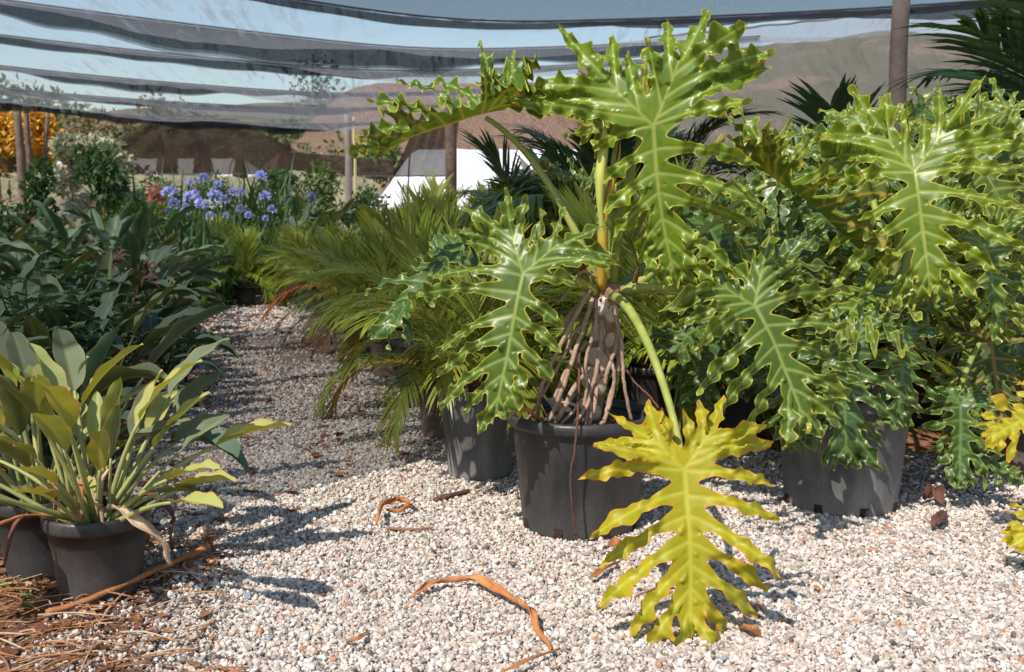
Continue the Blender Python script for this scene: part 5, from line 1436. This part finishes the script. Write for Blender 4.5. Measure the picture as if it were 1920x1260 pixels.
# ================================================================ DRY LITTER
def strip(name, pts, w, mat, label, cat, curl=0.3, seed=0, seg=7, thick=0.004, parent=None, twist=0.6, group=None):
    """a dry leaf or sheath strip: a curled ribbon with thickness"""
    rg = random.Random(seed)
    sp = spline([p if isinstance(p, Vector) else Vector(p) for p in pts], seg)
    v = []; f = []; n = len(sp); nw = 4
    for i, p in enumerate(sp):
        t = (sp[min(i + 1, n - 1)] - sp[max(i - 1, 0)]).normalized()
        s = t.cross(Vector((0, 0, 1))); s = s.normalized() if s.length > 1e-3 else Vector((1, 0, 0))
        u = s.cross(t)
        tw = twist * math.sin(i * .35 + seed)
        s, u = s * math.cos(tw) + u * math.sin(tw), u * math.cos(tw) - s * math.sin(tw)
        ww = w * (0.35 + 0.65 * math.sin(3.14 * min(.97, max(.06, i / (n - 1))))) * rg.uniform(.85, 1.12)
        for k in range(nw + 1):
            x = k / nw * 2 - 1
            v.append(p + s * x * ww * .5 + u * (x * x * ww * curl + rg.uniform(-.001, .001)))
        for k in range(nw + 1):
            x = 1 - k / nw * 2
            v.append(p + s * x * ww * .5 + u * (x * x * ww * curl + thick))
    m = 2 * (nw + 1)
    for i in range(n - 1):
        for k in range(m): f.append((i * m + k, i * m + (k + 1) % m, (i + 1) * m + (k + 1) % m, (i + 1) * m + k))
    f.append(tuple(range(m - 1, -1, -1))); f.append(tuple(range((n - 1) * m, n * m)))
    o = obj(name, mesh(name, v, f, M[mat]), parent)
    if label: tag(o, label, cat, group)
    return o
def gz(px, py, z): 
    p = G(px, py, z); return p
def stick(name, pts, r0, r1, mat, label, cat, parent=None, n=7, seed=0, group=None):
    rg = random.Random(seed)
    sp = spline(pts, 7); k = len(sp)
    sp = [p + Vector((rg.gauss(0, r0 * .12),) * 3) for p in sp]
    v, f = tube_geo(sp, [(r0 + (r1 - r0) * i / (k - 1)) * rg.uniform(.88, 1.12) for i in range(k)], n, squash=.75)
    o = obj(name, mesh(name, v, f, M[mat]), parent)
    if label: tag(o, label, cat, group)
    return o
# the long dry stalk leaning round the front pot, with its root tuft
stick('dry_stalk', [gz(85, 1150, .02), gz(170, 1122, .035), gz(255, 1085, .055), gz(330, 1052, .05), gz(365, 1035, .035)], .013, .011, 'dry_orange', 'thick dry stalk lying in front of the left pot', 'stalk', seed=1)
st = stick('dry_stalk', [gz(345, 1047, .03), gz(370, 1035, .035), gz(390, 1022, .04), gz(396, 1006, .05)], .016, .012, 'dry_orange', 'orange root end with a fibrous tuft lying on the gravel by the left pot', 'stalk', seed=2)
m = MB(); rg = random.Random(5); c0 = gz(392, 1015, .045)
for k in range(46):
    d = Vector((rg.uniform(-1, 1), rg.uniform(-1, 1), rg.uniform(-.3, 1.2))).normalized() * rg.uniform(.03, .085)
    p1 = c0 + d * .5 + Vector((rg.gauss(0, .01), rg.gauss(0, .01), rg.gauss(0, .008)))
    m.add(*tube_geo([c0, p1, c0 + d + Vector((0, 0, -.012))], [.0016, .0012, .0006], 3))
tag(obj('root_fibres', m.mesh('root_fibres', M['dry_orange']), st), kind='stuff')
stick('dry_stalk', [gz(150, 1150, .01), gz(215, 1105, .02), gz(270, 1072, .03), gz(300, 1050, .02)], .010, .008, 'dry', 'thinner brown stalk crossing under the thick dry one', 'stalk', seed=3)
stick('dry_twig', [gz(180, 1180, .01), gz(205, 1140, .015), gz(245, 1098, .03)], .005, .004, 'dry_pale', 'pale twig propped against the dry stalks', 'twig', seed=4)
stick('dry_twig', [gz(395, 1003, .015), gz(430, 998, .02), gz(480, 990, .012)], .005, .003, 'dry_dark', 'thin dark twig sticking out from the root tuft', 'twig', seed=5)
stick('dry_twig', [gz(295, 1130, .01), gz(318, 1095, .02), gz(328, 1065, .025)], .004, .003, 'dry', 'short twig on the gravel right of the left pot', 'twig', seed=6)
# withered leaves hanging from the front strelitzia
fp = Vector((FP[0], FP[1], 0))
for k, (pts, w, mt) in enumerate([([P(175, 975, 3.2), P(215, 955, 3.12), P(262, 985, 3.08), P(305, 1025, 3.08), P(316, 1060, 3.1)], .035, 'dry_pale'), ([P(215, 960, 3.25), P(280, 930, 3.2), P(320, 965, 3.18), P(322, 1020, 3.2)], .02, 'dry_dark'), ([P(150, 985, 3.1), P(148, 930, 3.12), P(165, 890, 3.15)], .03, 'dry_orange'), ([P(105, 980, 3.1), P(100, 920, 3.15), P(90, 880, 3.2)], .025, 'dry'), ([P(60, 960, 3.1), P(30, 990, 3.05), P(10, 1060, 3.05)], .02, 'dry_dark'), ([P(190, 985, 3.12), P(185, 930, 3.12), P(205, 880, 3.15)], .025, 'dry_pale'), ([P(120, 975, 3.12), P(70, 965, 3.1), P(0, 985, 3.05)], .03, 'dry_orange')]):
    o = strip('withered_leaf', [p - fp for p in pts], w, mt, None, None, .4, k, parent=None)
    o.parent = front; o.matrix_basis = Matrix.Rotation(-front.rotation_euler.z, 4, 'Z')
# the twisted dry strip and other litter on the sunny gravel
strip('dry_leaf_strip', [gz(775, 1120, .02), gz(800, 1098, .03), gz(850, 1092, .025), gz(905, 1090, .03), gz(950, 1122, .03), gz(995, 1150, .03), gz(1015, 1190, .02), gz(1032, 1222, .025)], .030, 'dry_orange', 'long twisted orange dry leaf strip lying on the bright gravel', 'dry leaf', .45, 3, twist=.9)
strip('dry_leaf_strip', [gz(938, 1262, .02), gz(990, 1240, .028), gz(1050, 1218, .02)], .012, 'dry_orange', 'thin dry strip crossing the end of the long twisted one', 'dry leaf', .3, 4)
strip('curled_leaf', [gz(705, 985, .02), gz(714, 962, .06), gz(722, 945, .04), gz(745, 940, .035), gz(768, 948, .03), gz(750, 960, .02), gz(725, 957, .02)], .028, 'dry_orange', 'curled orange dry leaf on the gravel between the two front pots', 'dry leaf', .5, 5, twist=1.2)
stick('wood_chip', [gz(815, 938, .02), gz(845, 929, .024), gz(876, 921, .02)], .016, .014, 'dry_dark', 'short dark wooden stick near the grey pot', 'stick', n=5, seed=7)
stick('wood_chip', [gz(725, 992, .014), gz(770, 992, .016), gz(810, 990, .014)], .009, .006, 'dry', 'flat brown stick on the gravel below the curled leaf', 'stick', n=5, seed=8)
strip('curled_leaf', [gz(1135, 1030, .02), gz(1155, 1022, .05), gz(1170, 1036, .02)], .04, 'dry_orange', 'orange dry leaf at the foot of the large philodendron pot', 'dry leaf', .4, 9)
strip('curled_leaf', [gz(1105, 1085, .015), gz(1130, 1070, .025), gz(1162, 1055, .02)], .022, 'dry_orange', 'dry leaf strip in front of the large philodendron pot', 'dry leaf', .4, 10)
strip('curled_leaf', [gz(1392, 1180, .015), gz(1408, 1186, .03), gz(1424, 1196, .015)], .045, 'dry_orange', 'small orange dry leaf on the gravel just right of the yellow leaf tip', 'dry leaf', .35, 11)
strip('curled_leaf', [gz(1190, 1120, .015), gz(1230, 1105, .02), gz(1262, 1092, .012)], .012, 'dry', 'thin dry blade beside the hanging yellow leaf', 'dry leaf', .3, 12)
strip('curled_leaf', [gz(1735, 938, .02), gz(1755, 920, .07), gz(1768, 945, .03)], .06, 'dry_dark', 'reddish dead leaf beside the wide dusty pot', 'dry leaf', .4, 13)
strip('curled_leaf', [gz(1752, 990, .02), gz(1758, 975, .04), gz(1772, 960, .03)], .04, 'dry_dark', 'small dark dead leaf in the shade of the drooping leaf', 'dry leaf', .4, 14)
strip('curled_leaf', [gz(650, 1205, .012), gz(672, 1198, .03), gz(690, 1185, .015)], .012, 'dry_orange', 'thin orange curled strip on the open gravel', 'dry leaf', .3, 15)
strip('curled_leaf', [gz(920, 800, .36) + Vector((0, -.2, .1)), P(945, 780, 3.68), P(985, 772, 3.72), P(1010, 790, 3.8)], .028, 'dry_orange', 'orange dry leaf hanging over the rim of the large pot', 'dry leaf', .4, 16)
# scattered small chips: too many to count
def litter(name, label, cat, n, area, size, mats, seed):
    rg = random.Random(seed); m = MB()
    for _ in range(n):
        x, y = area(rg)
        if x is None: continue
        s = size * rg.uniform(.4, 1.4); a = rg.uniform(0, 6.28); z = 0.018 * noise.noise((x * 1.3, y * 1.3, 0.3)) + rg.uniform(.003, .018)
        d = Vector((math.cos(a), math.sin(a), rg.uniform(-.2, .25))).normalized() * s
        w = Vector((-math.sin(a), math.cos(a), rg.uniform(-.3, .3))).normalized() * s * rg.choice((.06, .12, .2, .3)) * rg.uniform(.8, 1.2)
        n_ = d.cross(w).normalized(); cu = rg.uniform(-.35, .5); fo = rg.uniform(-.2, .5)
        o = Vector((x, y, z)); v = []
        for t_, q_ in ((-.5, .06), (-.3, .7), (0, 1.0), (.28, .72), (.5, .03)):
            c_ = o + d * t_ + n_ * (s * cu * (t_ * t_ - .12)) + w * (.5 * math.sin(t_ * 3 + a))
            v += [c_ - w * q_ + n_ * (w.length * fo * q_), c_, c_ + w * q_ + n_ * (w.length * fo * q_)]
        m.add(v, [(3 * i + j, 3 * i + j + 1, 3 * i + j + 4, 3 * i + j + 3) for i in range(4) for j in range(2)], rg.randrange(len(mats)))
    return tag(obj(name, m.mesh(name, [M[k] for k in mats])), label, cat, kind='stuff')
def a_front(rg):
    y = rg.uniform(2.5, 3.35); x = rg.uniform(-1.75, -0.72) - (y - 2.5) * .45
    if x > -0.98 - (y - 2.6) * .3 and rg.random() < .65: return None, None
    return x, y
litter('leaf_litter', 'brown dry leaf litter on the soil around the left pot', 'leaf litter', 1700, a_front, .034, ['dry', 'dry_dark', 'dry_dark', 'dry_dark', 'dry_pale', 'dry', 'fibre'], 1)
def a_bed(rg):
    y = rg.uniform(3.3, 14); return path_left(y) + rg.gauss(-.35, .4), y
litter('leaf_litter', 'dead leaf scraps along the edge of the strelitzia bed', 'leaf litter', 2600, a_bed, .075, ['dry', 'dry_dark', 'dry_orange', 'dry_dark'], 2)
def a_path(rg):
    y = rg.uniform(2.6, 14); return rg.uniform(path_left(y), min(path_right(y), 2.2)), y
litter('plant_chips', 'small brown plant chips scattered over the gravel', 'plant chips', 700, a_path, .035, ['dry', 'dry_orange', 'dry_dark', 'dry_orange'], 3)
def a_mid(rg):
    y = rg.uniform(4.6, 12); l, r = path_left(y), path_right(y); return l + (r - l) * rg.betavariate(1.1, 2.2), y
litter('palm_scraps', 'rust coloured palm scraps strewn on the shaded path', 'palm scraps', 1500, a_mid, .07, ['dry_orange', 'dry', 'dry_dark'], 4)

def a_straw(rg):
    y = rg.uniform(2.55, 3.7); return -1.05 - (y - 2.6) * .32 + rg.gauss(-.22, .22), y
rg = random.Random(9); m = MB()
for k in range(150):
    x, y = a_straw(rg); a = rg.gauss(0.35, .7); ln = rg.uniform(.05, .26); r = rg.uniform(.0012, .0035)
    d = Vector((math.cos(a), math.sin(a), 0)) * ln; o = Vector((x, y, .012 + rg.uniform(0, .02)))
    m.add(*tube_geo(spline([o - d * .5, o + Vector((rg.gauss(0, .012), rg.gauss(0, .012), rg.uniform(0, .02))), o + d * .5], 3), r, 4), rg.randrange(3))
tag(obj('straw_litter', m.mesh('straw_litter', [M['dry_pale'], M['dry'], M['dry_orange']])), 'loose dry straw and stalk fragments around the left pots', 'straw', kind='stuff')
